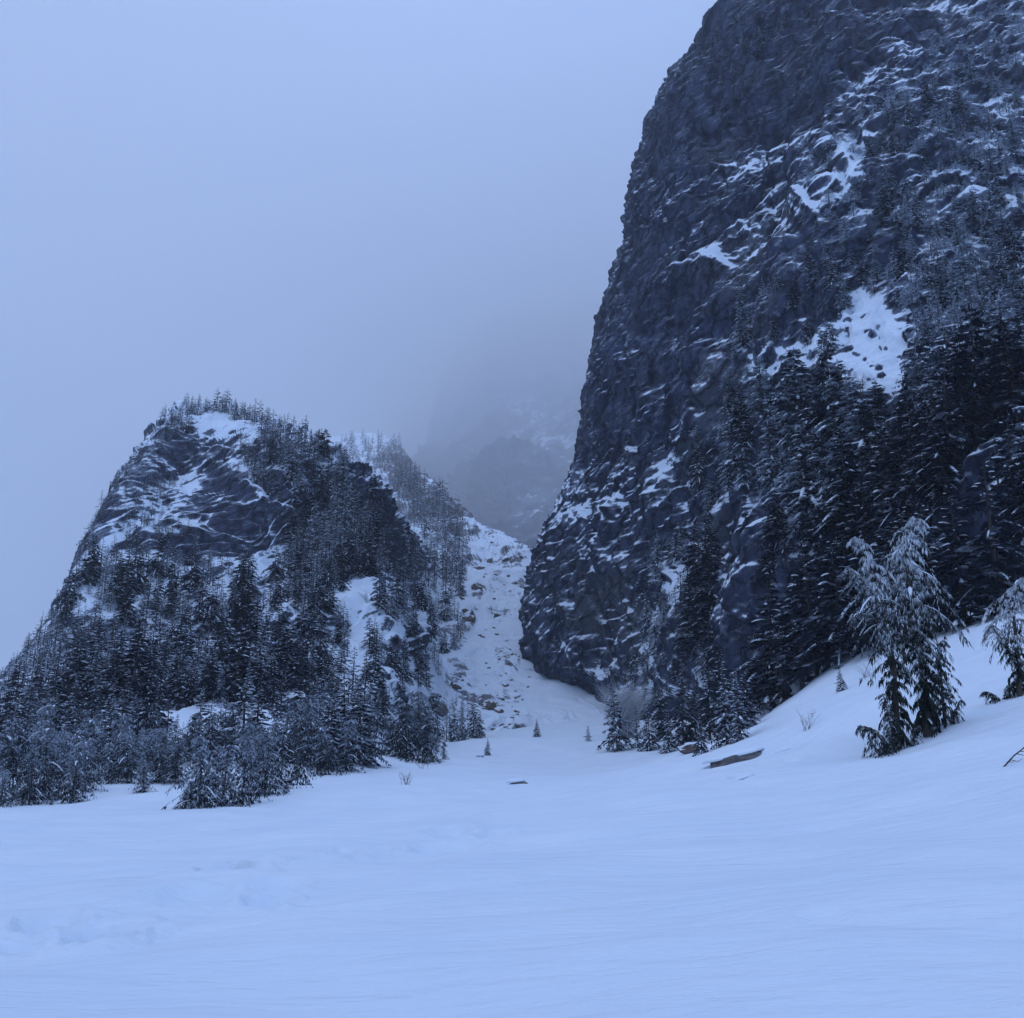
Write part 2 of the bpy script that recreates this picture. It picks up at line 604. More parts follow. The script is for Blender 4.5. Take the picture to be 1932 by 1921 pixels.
# ------------------------------------------------------------------ hills: rounded sheets with a crest and a far side
class Surface:
    """keeps the layout coordinates and the finished points so that trees and rocks can be set on it"""

    def __init__(self, px, py, P, n):
        self.px, self.py, self.P, self.n = px, py, P, n

    def foot(self, x, y):
        if not hasattr(self, 'flat'):
            self.flat = np.stack([self.px.ravel(), self.py.ravel()], -1)
            self.fp = self.P.reshape(-1, 3)
            self.fn = self.n.reshape(-1, 3)
        x, y = np.atleast_1d(x), np.atleast_1d(y)
        out, nn = [], []
        for a, b in zip(x, y):
            i = int(np.argmin((self.flat[:, 0] - a) ** 2 + (self.flat[:, 1] - b) ** 2))
            out.append(self.fp[i])
            nn.append(self.fn[i])
        return np.array(out), np.array(nn)


def crest_sheet(pxs, bottom, crest, nrow, Dfun, R, wpx, far_step, displace, snow, back=9):
    v = np.linspace(0, 1, nrow) ** 0.95
    PX, V = np.meshgrid(pxs, v)
    top = crest(PX)
    PY = bottom(PX) + (top - bottom(PX)) * V
    D = Dfun(PX, PY)
    t = np.clip(1 - (PY - top) / wpx, 0, 1)
    D = D + R * (1 - np.sqrt(np.clip(1 - t * t, 0, 1)))
    rows = [(PX, PY, D)]
    for k in range(1, back + 1):
        rows.append((PX[-1:], PY[-1:] + 3.0 * k * k, D[-1:] + R * 0.3 + far_step * k))
    PX = np.concatenate([r[0] for r in rows])
    PY = np.concatenate([r[1] for r in rows])
    D = np.concatenate([r[2] for r in rows])
    P = at(PX, PY, D)
    n = grid_normals(P)
    flip = (n[:nrow] * P[:nrow]).sum(-1).mean() > 0
    if flip:
        n = -n
    d = displace(P, PX, PY, D)
    P = P + n * d[..., None]
    n = grid_normals(P) * (-1 if flip else 1)
    s = snow(P, n, PX, PY)
    q = grid_faces(*PX.shape)
    if flip:
        q = q[:, ::-1]
    return PX, PY, P, n, s, q, nrow


def sheet_object(name, res, mat, label, cat):
    PX, PY, P, n, s, q, nrow = res
    me = make_mesh(name, P.reshape(-1, 3), [q], [mat], attrs={'snow': s.ravel()})
    o = link(name, me)
    tag(o, label, cat, kind='structure')
    return Surface(PX[:nrow], PY[:nrow], P[:nrow], n[:nrow])


# --- rounded rock dome on the left
crest_hill = PL([(-500, 1500), (-300, 1470), (-100, 1395), (0, 1305), (40, 1250), (80, 1196), (110, 1145), (130, 1098), (160, 1022), (200, 946),
                 (225, 893), (265, 853), (290, 815), (320, 783), (345, 768), (380, 766), (420, 772), (470, 785), (510, 803), (560, 818),
                 (600, 843), (640, 872), (690, 915), (720, 950), (760, 992), (800, 1040), (830, 1085), (860, 1128), (885, 1186), (900, 1300), (915, 1405), (930, 1440)])
D_spur_e = PL([(-.03, 178), (.02, 200), (.05, 216), (.075, 246), (.12, 296), (.15, 335), (.20, 450), (.235, 560), (.28, 800), (.315, 1150), (.345, 2200), (.37, 3600), (.42, 4400)])
D_hill_e = PL([(-.05, 100), (0, 128), (.05, 150), (.10, 175), (.15, 205), (.20, 238), (.235, 258), (.30, 276), (.36, 305), (.42, 350), (.5, 420)])
HILL_SNOW = [(530, 945, 505, 1005, 26, .7), (520, 985, 440, 1075, 20, .8), (490, 1060, 425, 1140, 22, .8), (285, 955, 225, 1015, 14, .7), (235, 1005, 140, 1085, 18, .6),
             (390, 797, 476, 822, 17, .6), (470, 815, 500, 840, 12, .5), (370, 880, 350, 855, 12, .4), (440, 862, 480, 868, 14, .5), (360, 890, 290, 960, 18, .5),
             (520, 1130, 490, 1170, 12, .5), (490, 1170, 500, 1200, 14, .5), (665, 1115, 720, 1125, 32, 1.0), (650, 1150, 690, 1170, 20, .7), (680, 1190, 690, 1260, 22, .9),
             (640, 1245, 690, 1262, 18, .8), (400, 1230, 395, 1280, 12, .7), (760, 1240, 830, 1290, 40, .6), (740, 1330, 900, 1340, 60, .55), (620, 1330, 660, 1370, 25, .4),
             (420, 905, 385, 965, 5, .45), (470, 895, 520, 945, 8, .5), (600, 1250, 640, 1200, 20, .4), (850, 1200, 870, 1280, 40, .8), (720, 1190, 850, 1290, 46, .6), (650, 1300, 790, 1385, 50, .7), (620, 1230, 640, 1310, 24, .6), (740, 1130, 800, 1200, 16, .5)]
HILL_ROCK = [(400, 905, 430, 980, 55, .9), (345, 940, 330, 915, 26, .8), (320, 835, 350, 820, 24, .7), (245, 900, 290, 870, 22, .7), (195, 985, 220, 945, 16, .6), (440, 1000, 390, 1020, 30, .8),
             (490, 980, 460, 1020, 18, .8), (140, 1075, 165, 1035, 12, .6), (530, 1150, 560, 1110, 16, .5), (770, 1335, 820, 1345, 18, .9), (505, 1130, 470, 1160, 12, .5), (470, 1120, 560, 1090, 8, .5)]


def hill_D(px, py):
    e = ray(px, py)[1]
    D = D_hill_e(e) + 30 * smooth(620, 900, px) + 25 * (1 - smooth(-100, 250, px)) * smooth(0.02, 0.15, e)
    k = smooth(700, 880, px)
    return D * (1 - k) + (D_spur_e(e) + 1.0) * k            # runs out into the gully slope


def ledges(P, tilt_deg, L, warp, off=0.0, edge=0.16):
    c, s = math.cos(math.radians(tilt_deg)), math.sin(math.radians(tilt_deg))
    q = (P[..., 2] * c - P[..., 0] * s) / L + warp + off
    return saw(q, edge)


def hill_disp(P, PX, PY, D):
    calm = smooth(0, 60 + 130 * smooth(360, 260, PX), PY - crest_hill(PX))
    left = 1 - 0.6 * smooth(300, 180, PX) * (1 - calm)
    rock = capsules(PX, PY, HILL_ROCK)
    d = fbm(P, 70, 3, off=1.3) * 9 * calm + fbm(P, 22, 3, off=4.4) * 3.2 * (0.2 + 0.8 * calm)
    d += fbm(P, 7, 3, off=2.4) * 1.0
    w = fbm(P, 16, 3, off=6.6)
    d += ledges(P, 28, 13, w * 0.9) * 4.0 * smooth(-0.4, 0.5, fbm(P, 30, 2, off=8.2)) * (1 - 0.75 * rock)
    d += ledges(P, 34, 4.2, w * 1.8) * 0.8 + ledges(P, -38, 9.0, w * 1.2, off=0.3) * 1.6 * smooth(-0.2, 0.4, fbm(P, 24, 2, off=5.7)) * (1 - 0.8 * rock)
    d += rock * 1.5
    apron = smooth(1200, 1260, PY) * smooth(560, 640, PX)
    return d * left * (1 - 0.85 * smooth(770, 850, PX)) * (1 - smooth(850, 885, PX)) * (1 - 0.55 * apron)


def hill_snow(P, n, PX, PY):
    m = capsules(PX, PY, HILL_SNOW) - capsules(PX, PY, HILL_ROCK) * 0.55 + (0.75 + 0.5 * fbm(P, 16, 3, off=9.7)) * smooth(690, 790, PX) * smooth(1060, 1150, PY) + 0.14 * (1 - smooth(330, 430, PX)) * smooth(820, 860, PY)
    return np.clip((n[..., 2] - 0.60) * 1.5 + 0.43 + m * 0.75 + fbm(P, 9, 3, off=3.3) * 0.16, 0, 1.6)


PXH = np.concatenate([np.linspace(-500, -20, 40)[:-1], np.linspace(-20, 930, 560)])
S_HILL = sheet_object("hill", crest_sheet(PXH, lambda x: 1545 + 0 * x, crest_hill, 410, hill_D, 26, 34, 22, hill_disp, hill_snow), M_HILL,
                      "rounded rock dome with bare dark faces and snowy ledges above the left forest", "hill")

# --- hazy spur and the snow gully that falls from it between dome and cliff
crest_spur = PL([(380, 860), (520, 838), (600, 826), (640, 822), (700, 816), (745, 828), (765, 856), (790, 890), (820, 912), (850, 940), (880, 968), (905, 990),
                 (950, 1008), (975, 1030), (1000, 1041), (1060, 1050), (1150, 1060), (1250, 1080)])
SPUR_ROCK = [(760, 870, 850, 960, 50, .55), (820, 960, 880, 1030, 40, .45), (870, 1000, 980, 1050, 22, .4), (850, 1200, 880, 1300, 24, .25), (830, 1310, 900, 1330, 24, .28), (900, 1340, 980, 1380, 20, .28), (870, 955, 790, 905, 34, .45), (800, 905, 860, 985, 26, .4), (850, 1010, 960, 1050, 26, .30), (880, 1050, 930, 1090, 30, .25), (905, 1135, 900, 1140, 12, .6),
             (885, 1175, 880, 1190, 12, .7), (945, 1240, 965, 1255, 14, .35), (940, 1170, 930, 1165, 12, .35), (850, 1330, 960, 1350, 40, .22), (1000, 1120, 960, 1160, 26, .2), (900, 1075, 990, 1095, 22, .2)]


def spur_disp(P, PX, PY, D):
    k = smooth(215, 500, D)
    d = fbm(P, 60, 3, off=2.3) * (2.5 + 8 * k) * smooth(0, 50, PY - crest_spur(PX)) + fbm(P, 14, 3, off=5.4) * (0.8 + 1.6 * k)
    m = capsules(PX, PY, SPUR_ROCK)
    w = fbm(P, 18, 3, off=6.1)
    d += ledges(P, -30, 6.5, w * 1.3) * (0.35 + 2.6 * m) + ledges(P, -24, 2.6, w * 2.2) * (0.25 + 1.2 * m)
    d += np.maximum(fbm(P, 3.4, 3, off=1.9), 0.1) * 1.0 * smooth(0.05, 0.3, m + 0.15)
    return d


def spur_snow(P, n, PX, PY):
    m = capsules(PX, PY, SPUR_ROCK)
    return np.clip(0.96 - 0.26 * smooth(1030, 960, PY) + (n[..., 2] - 0.72) * 1.0 - m * 0.55 - 0.34 * smooth(0.25, 0.75, ridged(P, 9, 3, off=4.0)) + 0.22 * fbm(P, 26, 3, off=8.1), 0, 1.5)


PXS = np.linspace(380, 1250, 330)
S_SPUR = sheet_object("gully_slope", crest_sheet(PXS, lambda x: 1450 + 0 * x, crest_spur, 320, lambda x, y: D_spur_e(ray(x, y)[1]), 30, 22, 40, spur_disp, spur_snow), M_GULLY,
                      "steep snow gully with rock debris rising between dome and cliff", "gully")

# --- mountain lost in the cloud behind the gully
crest_far = PL([(300, 1130), (560, 1080), (700, 1010), (760, 930), (800, 850), (830, 770), (846, 700), (870, 650), (910, 610), (970, 585), (1060, 574), (1200, 580), (1600, 600), (2400, 620)])
D_far_e = PL([(.1, 1900), (.18, 2200), (.24, 2900), (.315, 4700), (.375, 7600), (.435, 12000), (.47, 15500), (.495, 17500), (.55, 18000), (.7, 18500)])


def far_disp(P, PX, PY, D):
    w = fbm(P, 240, 3, off=3.6)
    return fbm(P, 900, 4, off=7.3) * 170 + fbm(P, 260, 3, off=1.1) * 64 + ledges(P, 40, 150, w * 1.4) * 50 + ledges(P, 35, 50, w * 3) * 18


def far_snow(P, n, PX, PY):
    return np.clip((n[..., 2] - 0.62) * 1.2 - 0.12 + fbm(P, 170, 4, off=2.6) * 0.4 + 0.25 * capsules(PX, PY, [(1010, 800, 1060, 860, 60, 1), (1060, 930, 1010, 980, 50, 1), (1010, 830, 1000, 840, 40, .8)]), 0, 1.4)


PXF = np.linspace(300, 2000, 240)
S_FAR = sheet_object("mountain", crest_sheet(PXF, lambda x: 1180 + 0 * x, crest_far, 220, lambda x, y: D_far_e(ray(x, y)[1]) * 1.15 * (1 + 0.6 * smooth(960, 820, x)), 300, 60, 200, far_disp, far_snow), M_FAR,
                     "dim rocky mountainside fading upward into the cloud behind the gully", "mountain")

# ------------------------------------------------------------------ great cliff on the right
edge_cliff = PL([(-240, 1470), (-120, 1415), (0, 1366), (30, 1336), (85, 1315), (135, 1268), (180, 1245), (235, 1219), (300, 1204), (370, 1188), (400, 1183), (450, 1181),
                 (500, 1167), (560, 1150), (590, 1137), (650, 1122), (720, 1107), (800, 1090), (870, 1075), (920, 1057), (970, 1037), (1030, 1013), (1080, 1004),
                 (1160, 990), (1230, 991), (1265, 1002), (1295, 1032), (1320, 1058), (1352, 1082), (1420, 1120), (1520, 1170)])
_cb = PL([(950, 264), (1100, 262), (1300, 205), (1450, 166), (1560, 142), (1700, 124), (1932, 108), (2150, 98), (2500, 95), (2900, 110)])
_cf = PL([(950, .08), (1100, .075), (1300, .07), (1450, .08), (1560, .12), (1800, .155), (2000, .17), (2400, .2), (2900, .2)])
_cm = PL([(950, 6.0), (1200, 4.6), (1320, 3.2), (1450, 2.3), (1640, 1.75), (1932, 1.55), (2400, 1.55), (2900, 1.6)])
CLIFF_SNOW = [(1330, 480, 1420, 470, 26, .55), (1420, 440, 1480, 400, 30, .6), (1380, 415, 1480, 395, 16, .5), (1410, 260, 1490, 240, 20, .35), (1430, 345, 1640, 285, 34, .55), (1380, 300, 1520, 250, 26, .45), (1520, 395, 1610, 345, 26, .75),
              (1350, 325, 1480, 270, 22, .3), (1605, 565, 1650, 635, 50, 1.2), (1640, 640, 1690, 725, 30, .85), (1440, 690, 1535, 668, 24, .85), (1590, 690, 1640, 725, 34, 1.2), (1560, 640, 1600, 600, 30, 1.0),
              (1260, 880, 1320, 820, 20, .7), (1215, 790, 1270, 760, 12, .5), (1265, 910, 1300, 890, 22, .6), (1080, 970, 1180, 940, 40, .45), (1100, 930, 1200, 960, 60, .32), (1190, 960, 1280, 930, 24, .45),
              (1110, 1050, 1120, 1065, 18, 1.0), (1190, 1120, 1240, 1160, 18, .55), (1160, 1140, 1165, 1130, 10, .8), (1040, 1215, 1060, 1230, 14, .6), (1090, 1290, 1130, 1250, 14, .8),
              (1010, 1190, 1010, 1190, 12, .5), (1700, 90, 1730, 100, 14, .4), (1590, 160, 1640, 150, 20, .35), (1760, 470, 1840, 430, 40, .35), (1840, 330, 1932, 300, 40, .3), (1740, 420, 1760, 520, 30, .35),
              (1870, 220, 1932, 120, 30, .3), (1310, 1000, 1360, 980, 30, .4), (1260, 1180, 1300, 1060, 20, .6), (1180, 1200, 1220, 1210, 30, .4), (1640, 1240, 1560, 1260, 30, .8), (1700, 470, 1700, 560, 20, .3),
              (1240, 1110, 1270, 1020, 8, .4), (1240, 1250, 1290, 1280, 40, .35)]
CLIFF_ROCK = [(1585, 705, 1645, 690, 13, 1.3), (1560, 668, 1598, 650, 10, 1.3), (1625, 612, 1662, 655, 8, 1.1), (1660, 690, 1672, 720, 8, 1.0), (1290, 270, 1390, 140, 75, .8), (1480, 170, 1570, 80, 90, .6), (1380, 100, 1480, 20, 70, .5), (1180, 1010, 1260, 1040, 46, .7), (1240, 620, 1330, 560, 60, .45), (1180, 800, 1240, 700, 50, .45), (1480, 350, 1560, 320, 18, .8),
              (1090, 1310, 1130, 1300, 24, .8), (1020, 1110, 1050, 1060, 24, .4), (1230, 450, 1210, 560, 30, .5), (1080, 1180, 1150, 1110, 36, .5), (1290, 760, 1340, 680, 40, .4), (1010, 1240, 1040, 1270, 16, .5),
              (1450, 60, 1420, 130, 40, .5), (1300, 520, 1380, 520, 24, .7), (1570, 680, 1590, 700, 14, .6), (1140, 940, 1145, 950, 16, .6)]


def build_cliff():
    py = np.concatenate([np.linspace(1520, 1300, 60)[:-1], np.linspace(1300, 0, 570)[:-1], np.linspace(0, -240, 60)])
    s = np.concatenate([np.linspace(0, 1, 570) ** 1.12])
    face_x = edge_cliff(py)[:, None] + (2860 - edge_cliff(py)[:, None]) * (0.62 * s + 0.38 * s ** 3)[None]
    PYf = np.repeat(py[:, None], len(s), 1)
    e = ray(face_x, PYf)[1]
    D = _cb(face_x) * (_cm(face_x) - _cf(face_x)) / np.maximum(_cm(face_x) - e, 0.3)
    # the nose: the face turns away round a rounded edge
    t = np.clip(1 - (face_x - edge_cliff(PYf)) / 110, 0, 1)
    D = D + 46 * (1 - np.sqrt(np.clip(1 - t * t, 0, 1)))
    nb = 16
    bx, bD = [], []
    for k in range(nb, 0, -1):                         # the gully side, running back behind the edge
        bx.append(face_x[:, :1] + 0.9 * k ** 1.6)
        bD.append(D[:, :1] + 2.0 * k ** 1.75)
    PX = np.concatenate(bx + [face_x], 1)
    PY = np.repeat(py[:, None], PX.shape[1], 1)
    D = np.concatenate(bD + [D], 1)
    for k in range(1, 9):                              # brow that leans back to the summit
        PX = np.concatenate([PX, PX[-1:]])
        PY = np.concatenate([PY, PY[-1:] + 0.6 * k])
        D = np.concatenate([D, D[-1:] + 6 * k])
    P = at(PX, PY, D)
    n = grid_normals(P)
    flip = (n[:600, nb + 5:] * P[:600, nb + 5:]).sum(-1).mean() > 0
    if flip:
        n = -n
    off = PX - edge_cliff(PY)
    calm = smooth(0, 160, off)
    rock = capsules(PX, PY, CLIFF_ROCK)
    right = smooth(1450, 1750, PX)
    w = fbm(P, 20, 3, off=6.2)
    d = fbm(P, 60, 3, off=2.8) * 8 * calm + fbm(P, 20, 3, off=8.8) * (0.9 + 2.6 * calm) + fbm(P, 6.5, 4, off=3.9) * 1.2 + fbm(P, 2.2, 3, off=5.1) * 0.5
    amp = smooth(-0.5, 0.5, fbm(P, 26, 2, off=1.2)) * (1 - 0.7 * rock) * (1 - 0.5 * right)
    d += ledges(P, 38, 11, w * 1.2) * 2.6 * amp * (0.3 + 0.7 * calm)
    d += ledges(P, 42, 4.4, w * 2.2, edge=0.22) * 1.0 * amp + ledges(P, 34, 1.9, w * 3.2 + fbm(P, 5, 2, off=4.1) * 0.8, edge=0.28) * 0.35 * amp
    # big slabs with stepped edges
    q = fbm(P * np.array([1, 1, 0.55]), 30, 2, off=4.9) * 2.6
    d += (np.floor(q) + smooth(0.86, 1.0, q - np.floor(q))) * 1.9 * (0.25 + 0.75 * calm)
    # upright cracks and ribs
    C = P * np.array([1, 1, 0.16])
    d -= np.clip(ridged(C, 6.5, 2, off=3.0) - 0.60, 0, 1) * 3.4
    P = P + n * d[..., None]
    n = grid_normals(P) * (-1 if flip else 1)
    m = capsules(PX, PY, CLIFF_SNOW) - 0.5 * rock
    low = smooth(850, 1000, PY) * 0.15 + (0.05 + 0.05 * smooth(700, 500, PY)) * smooth(1550, 1750, PX)
    snow = np.clip((n[..., 2] - 0.40) * 1.25 + 0.20 + low + m * 0.85 + fbm(P, 12, 4, off=3.7) * 0.20 - 0.05 * smooth(300, 100, PY), 0, 1.5)
    q = grid_faces(*PX.shape)
    if flip:
        q = q[:, ::-1]
    me = make_mesh("cliff", P.reshape(-1, 3), [q], [M_CLIFF], attrs={'snow': snow.ravel()})
    o = link("cliff", me)
    tag(o, "towering dark rock cliff with thin slanting snow ledges filling the right side", "cliff", kind='structure')
    return Surface(PX[:670, nb:], PY[:670, nb:], P[:670, nb:], n[:670, nb:])


S_CLIFF = build_cliff()

# ------------------------------------------------------------------ tree builders (unit height, trunk base at the origin)


class Geo:
    def __init__(self):
        self.V, self.T, self.A, self.n = [], [], [], 0

    def add(self, verts, tris, attr=0.0):
        verts = np.asarray(verts, float).reshape(-1, 3)
        self.V.append(verts)
        self.T.append(np.asarray(tris, int).reshape(-1, 3) + self.n)
        self.A.append(np.full(len(verts), attr) if np.isscalar(attr) else np.asarray(attr, float))
        self.n += len(verts)

    def arrays(self):
        return np.concatenate(self.V), np.concatenate(self.T), np.concatenate(self.A)


def tube(g, pts, radii, sides=5, attr=0.0):
    pts = np.asarray(pts, float)
    k = len(pts)
    ring = []
    for i in range(k):
        t = pts[min(i + 1, k - 1)] - pts[max(i - 1, 0)]
        t /= np.linalg.norm(t) + 1e-9
        u = np.cross(t, [0.3, 0.9, 0.2])
        u /= np.linalg.norm(u) + 1e-9
        v = np.cross(t, u)
        a = np.linspace(0, 2 * np.pi, sides, endpoint=False)
        ring.append(pts[i] + radii[i] * (np.cos(a)[:, None] * u + np.sin(a)[:, None] * v))
    tris = []
    for i in range(k - 1):
        for s in range(sides):
            a, b = i * sides + s, i * sides + (s + 1) % sides
            c, d = a + sides, b + sides
            tris += [(a, b, d), (a, d, c)]
    tris += [((k - 1) * sides, (k - 1) * sides + s, (k - 1) * sides + s + 1) for s in range(1, sides - 1)]
    g.add(np.concatenate(ring), tris, attr)


def conifer(seed, nb=90, ns=6, R=0.19, droop=0.5, bare=0.06, snow=0.6, frost=0.15, gaps=0.1, narrow=0.8, pads=3, seg=3):
    """fir or spruce: drooping boughs of flat sprays with hanging fringes; returns trunk, crown, snow arrays"""
    r = np.random.default_rng(seed)
    tr, cr, sn = Geo(), Geo(), Geo()
    lean = r.normal(0, 0.012, 2)

    def axis(h):
        return np.array([lean[0] * h * h + 0.006 * math.sin(9 * h + seed), lean[1] * h * h, h])
    tube(tr, [axis(h) for h in (-0.06, 0.0, 0.3, 0.6, 0.85, 1.0)], [0.022, 0.019, 0.014, 0.009, 0.004, 0.001], 5)
    lob = r.uniform(0, 6.28, 3)
    for i in range(nb):
        h = bare + (0.985 - bare) * ((i + r.uniform(-.4, .4)) / nb)
        h = min(max(h, bare * 0.8), 0.99)
        if r.random() < gaps:
            continue
        az = i * 2.39996 + r.normal(0, 0.3)
        prof = min(1.0, (1 - h) ** narrow * 1.15 + 0.015) * (0.75 + 0.25 * min(1, h / 0.18))
        L = R * prof * r.uniform(0.68, 1.15) * (1 + 0.18 * math.sin(2 * az + lob[0]) + 0.12 * math.sin(7 * h * 3 + lob[1]))
        up = 0.55 * h - 0.12 + r.normal(0, 0.1)
        dr = droop * (1.1 - 0.6 * h) * r.uniform(0.7, 1.3)
        dirv = np.array([math.cos(az), math.sin(az), 0])
        side = np.array([-dirv[1], dirv[0], 0])
        b0 = axis(h)

        def cur(t):
            return b0 + dirv * (L * t) + np.array([0, 0, L * (up * t - dr * t * t)])
        fr = frost + r.normal(0, 0.08)
        for k in range(ns):
            t = 0.12 + 0.88 * (k + 0.3 + 0.4 * r.random()) / ns
            p = cur(t)
            l = (0.42 * L * (1.15 - 0.75 * t) + 0.012) * r.uniform(0.7, 1.25)
            for sg in (-1, 1):
                d = dirv * 0.62 + side * sg * 0.78 + np.array([0, 0, -0.22 - 0.3 * r.random()])
                wv = np.cross(d, [0, 0, 1])
                wv = wv / (np.linalg.norm(wv) + 1e-9) * (0.20 * l)
                tilt = np.array([0, 0, r.normal(0, 0.12) * l])
                cr.add([p, p + d * l * 0.5 + wv + tilt, p + d * l, p + d * l * 0.5 - wv - tilt], [(0, 1, 2), (0, 2, 3)], fr)
            # fringe hanging under the bough
            t2 = min(1, t + 0.75 / ns)
            q0, q1 = cur(t), cur(t2)
            hang = (0.016 + 0.13 * L) * r.uniform(0.5, 1.5)
            cr.add([q0, q1, (q0 + q1) / 2 + np.array([r.normal(0, .004), r.normal(0, .004), -hang])], [(0, 1, 2)], fr - 0.1)
        p, q = cur(0.9), cur(1.0) + dirv * 0.12 * L + np.array([0, 0, -0.05 * L])
        w = side * 0.07 * L
        cr.add([p - w, p + w, q], [(0, 1, 2)], fr)
        if r.random() < min(1, snow * 1.35):
            t0, t1 = r.uniform(0.15, 0.6), r.uniform(0.75, 1.02)
            wid = (0.065 * L + 0.0018) * r.uniform(0.5, 1.5) * (0.5 + snow * 0.6)
            vs, ts = [], []
            for j in range(seg + 1):
                t = t0 + (t1 - t0) * j / seg
                c = cur(t)
                ww = wid * (0.35 if j in (0, seg) else r.uniform(0.8, 1.2))
                vs += [c + side * ww + np.array([0, 0, -0.25 * ww]), c + np.array([0, 0, 0.004 + 0.45 * ww]), c - side * ww + np.array([0, 0, -0.25 * ww])]
                if j:
                    a = 3 * j
                    ts += [(a - 3, a - 2, a + 1), (a - 3, a + 1, a), (a - 2, a - 1, a + 2), (a - 2, a + 2, a + 1)]
            sn.add(vs, ts, 1)
            for _ in range(pads):                       # pads on side sprays
                t = r.uniform(0.3, 0.95)
                c = cur(t) + side * r.choice([-1, 1]) * r.uniform(0.1, 0.3) * L * (1.1 - t) + np.array([0, 0, -0.02 * L])
                s_ = wid * r.uniform(0.5, 1.0)
                sn.add([c + dirv * s_, c + side * s_, c - dirv * s_, c - side * s_, c + np.array([0, 0, 0.5 * s_])], [(0, 1, 4), (1, 2, 4), (2, 3, 4), (3, 0, 4)], 1)
    tip = axis(1.0)
    for a in (0, 2.1, 4.2):
        d = np.array([math.cos(a), math.sin(a), 0])
        cr.add([tip + [0, 0, 0.02], tip - [0, 0, 0.05] + d * 0.012, tip - [0, 0, 0.05] - d * 0.006], [(0, 1, 2)], frost)
    if sn.n == 0:
        sn.add([[0, 0, .5], [.001, 0, .5], [0, .001, .5]], [(0, 1, 2)], 1)
    return tr.arrays(), cr.arrays(), sn.arrays()


def weeping(seed, stems, nb, strands, R, frost_lo, frost_hi, hang=0.08, snow=0.3, bare=0.05, trunk_r=0.016, prof=None):
    """cedar whose boughs arch over and hang in curtains; stems: list of polylines (unit height)"""
    r = np.random.default_rng(seed)
    tr, cr, sn = Geo(), Geo(), Geo()
    for stem in stems:
        stem = np.asarray(stem, float)
        seg = np.linalg.norm(np.diff(stem, axis=0), axis=1)
        cum = np.concatenate([[0], np.cumsum(seg)]) / seg.sum()
        total = seg.sum()

        def axis(t):
            return np.array([np.interp(t, cum, stem[:, c]) for c in range(3)])
        ts_ = np.linspace(0, 1, 9)
        tube(tr, [axis(t) for t in ts_], [trunk_r * total * (1.05 - t) + 0.001 for t in ts_], 5)
        for i in range(nb):
            t = bare + (1 - bare) * (i + r.random()) / nb
            p0 = axis(t)
            az = i * 2.39996 + r.normal(0, 0.4)
            dirv = np.array([math.cos(az), math.sin(az), 0])
            side = np.array([-dirv[1], dirv[0], 0])
            L = total * R * (prof(t) if prof else ((1 - t) ** 0.7 + 0.10)) * r.uniform(0.4, 1.25)
            up = r.uniform(0.1, 0.6)
            fz = frost_lo + (frost_hi - frost_lo) * np.clip(p0[2], 0, 1) ** 1.2 + r.normal(0, 0.1)

            def cur(u):
                return p0 + dirv * (L * u) + np.array([0, 0, L * (up * u - (up + 0.75) * u * u)])
            m = 5
            rib = [cur(u) for u in np.linspace(0, 1, m)]
            tube(tr, rib, [0.003 * total * (1.1 - u) for u in np.linspace(0, 1, m)], 3)
            for _ in range(int(strands * 2.0)):
                u = r.uniform(0.1, 1.0)
                p = cur(u) + side * r.normal(0, 0.10) * L
                l = hang * 0.62 * total * r.uniform(0.4, 1.6) * (0.55 + 0.45 * (1 - t))
                sway = dirv * r.uniform(-0.1, 0.4) * l + side * r.normal(0, 0.25) * l
                w = r.uniform(0.09, 0.19) * l
                wd = side * math.cos(u * 9 + i) + dirv * math.sin(u * 9 + i)
                mid = p + sway * 0.4 + np.array([0, 0, -0.4 * l])
                end = p + sway + np.array([0, 0, -l])
                cr.add([p - wd * w * 0.35, p + wd * w * 0.35, mid - wd * w * 0.6, mid + wd * w * 0.6, end],
                       [(0, 1, 3), (0, 3, 2), (2, 3, 4)], [fz + .4, fz + .4, fz + .02, fz + .02, fz - .3])
                d2 = (wd + np.array([0, 0, -1.0]) + dirv * 0.5)
                cr.add([p, mid + d2 * w * 0.9, mid], [(0, 1, 2)], fz)
            if r.random() < snow:
                vs, ts = [], []
                wid = 0.006 * total * r.uniform(0.6, 1.5)
                us = np.linspace(r.uniform(0.05, 0.3), r.uniform(0.6, 0.9), 4)
                for j, u in enumerate(us):
                    c = cur(u)
                    ww = wid * (0.4 if j in (0, 3) else 1)
                    vs += [c + side * ww, c + np.array([0, 0, 0.7 * ww + 0.002]), c - side * ww]
                    if j:
                        a = 3 * j
                        ts += [(a - 3, a - 2, a + 1), (a - 3, a + 1, a), (a - 2, a - 1, a + 2), (a - 2, a + 2, a + 1)]
                sn.add(vs, ts, 1)
    if sn.n == 0:
        sn.add([[0, 0, .5], [.001, 0, .5], [0, .001, .5]], [(0, 1, 2)], 1)
    return tr.arrays(), cr.arrays(), sn.arrays()


def proto_meshes(name, arr, crown_mat):
    (tv, tt, _), (cv, ct, ca), (sv, st, _) = arr
    return {'trunk': make_mesh(name + "_trunk", tv, [tt], [M_BARK], smooth_shade=True),
            'crown': make_mesh(name + "_crown", cv, [ct], [crown_mat], attrs={'frost': ca}),
            'snow_cover': make_mesh(name + "_snow", sv, [st], [M_SNOW], smooth_shade=True)}


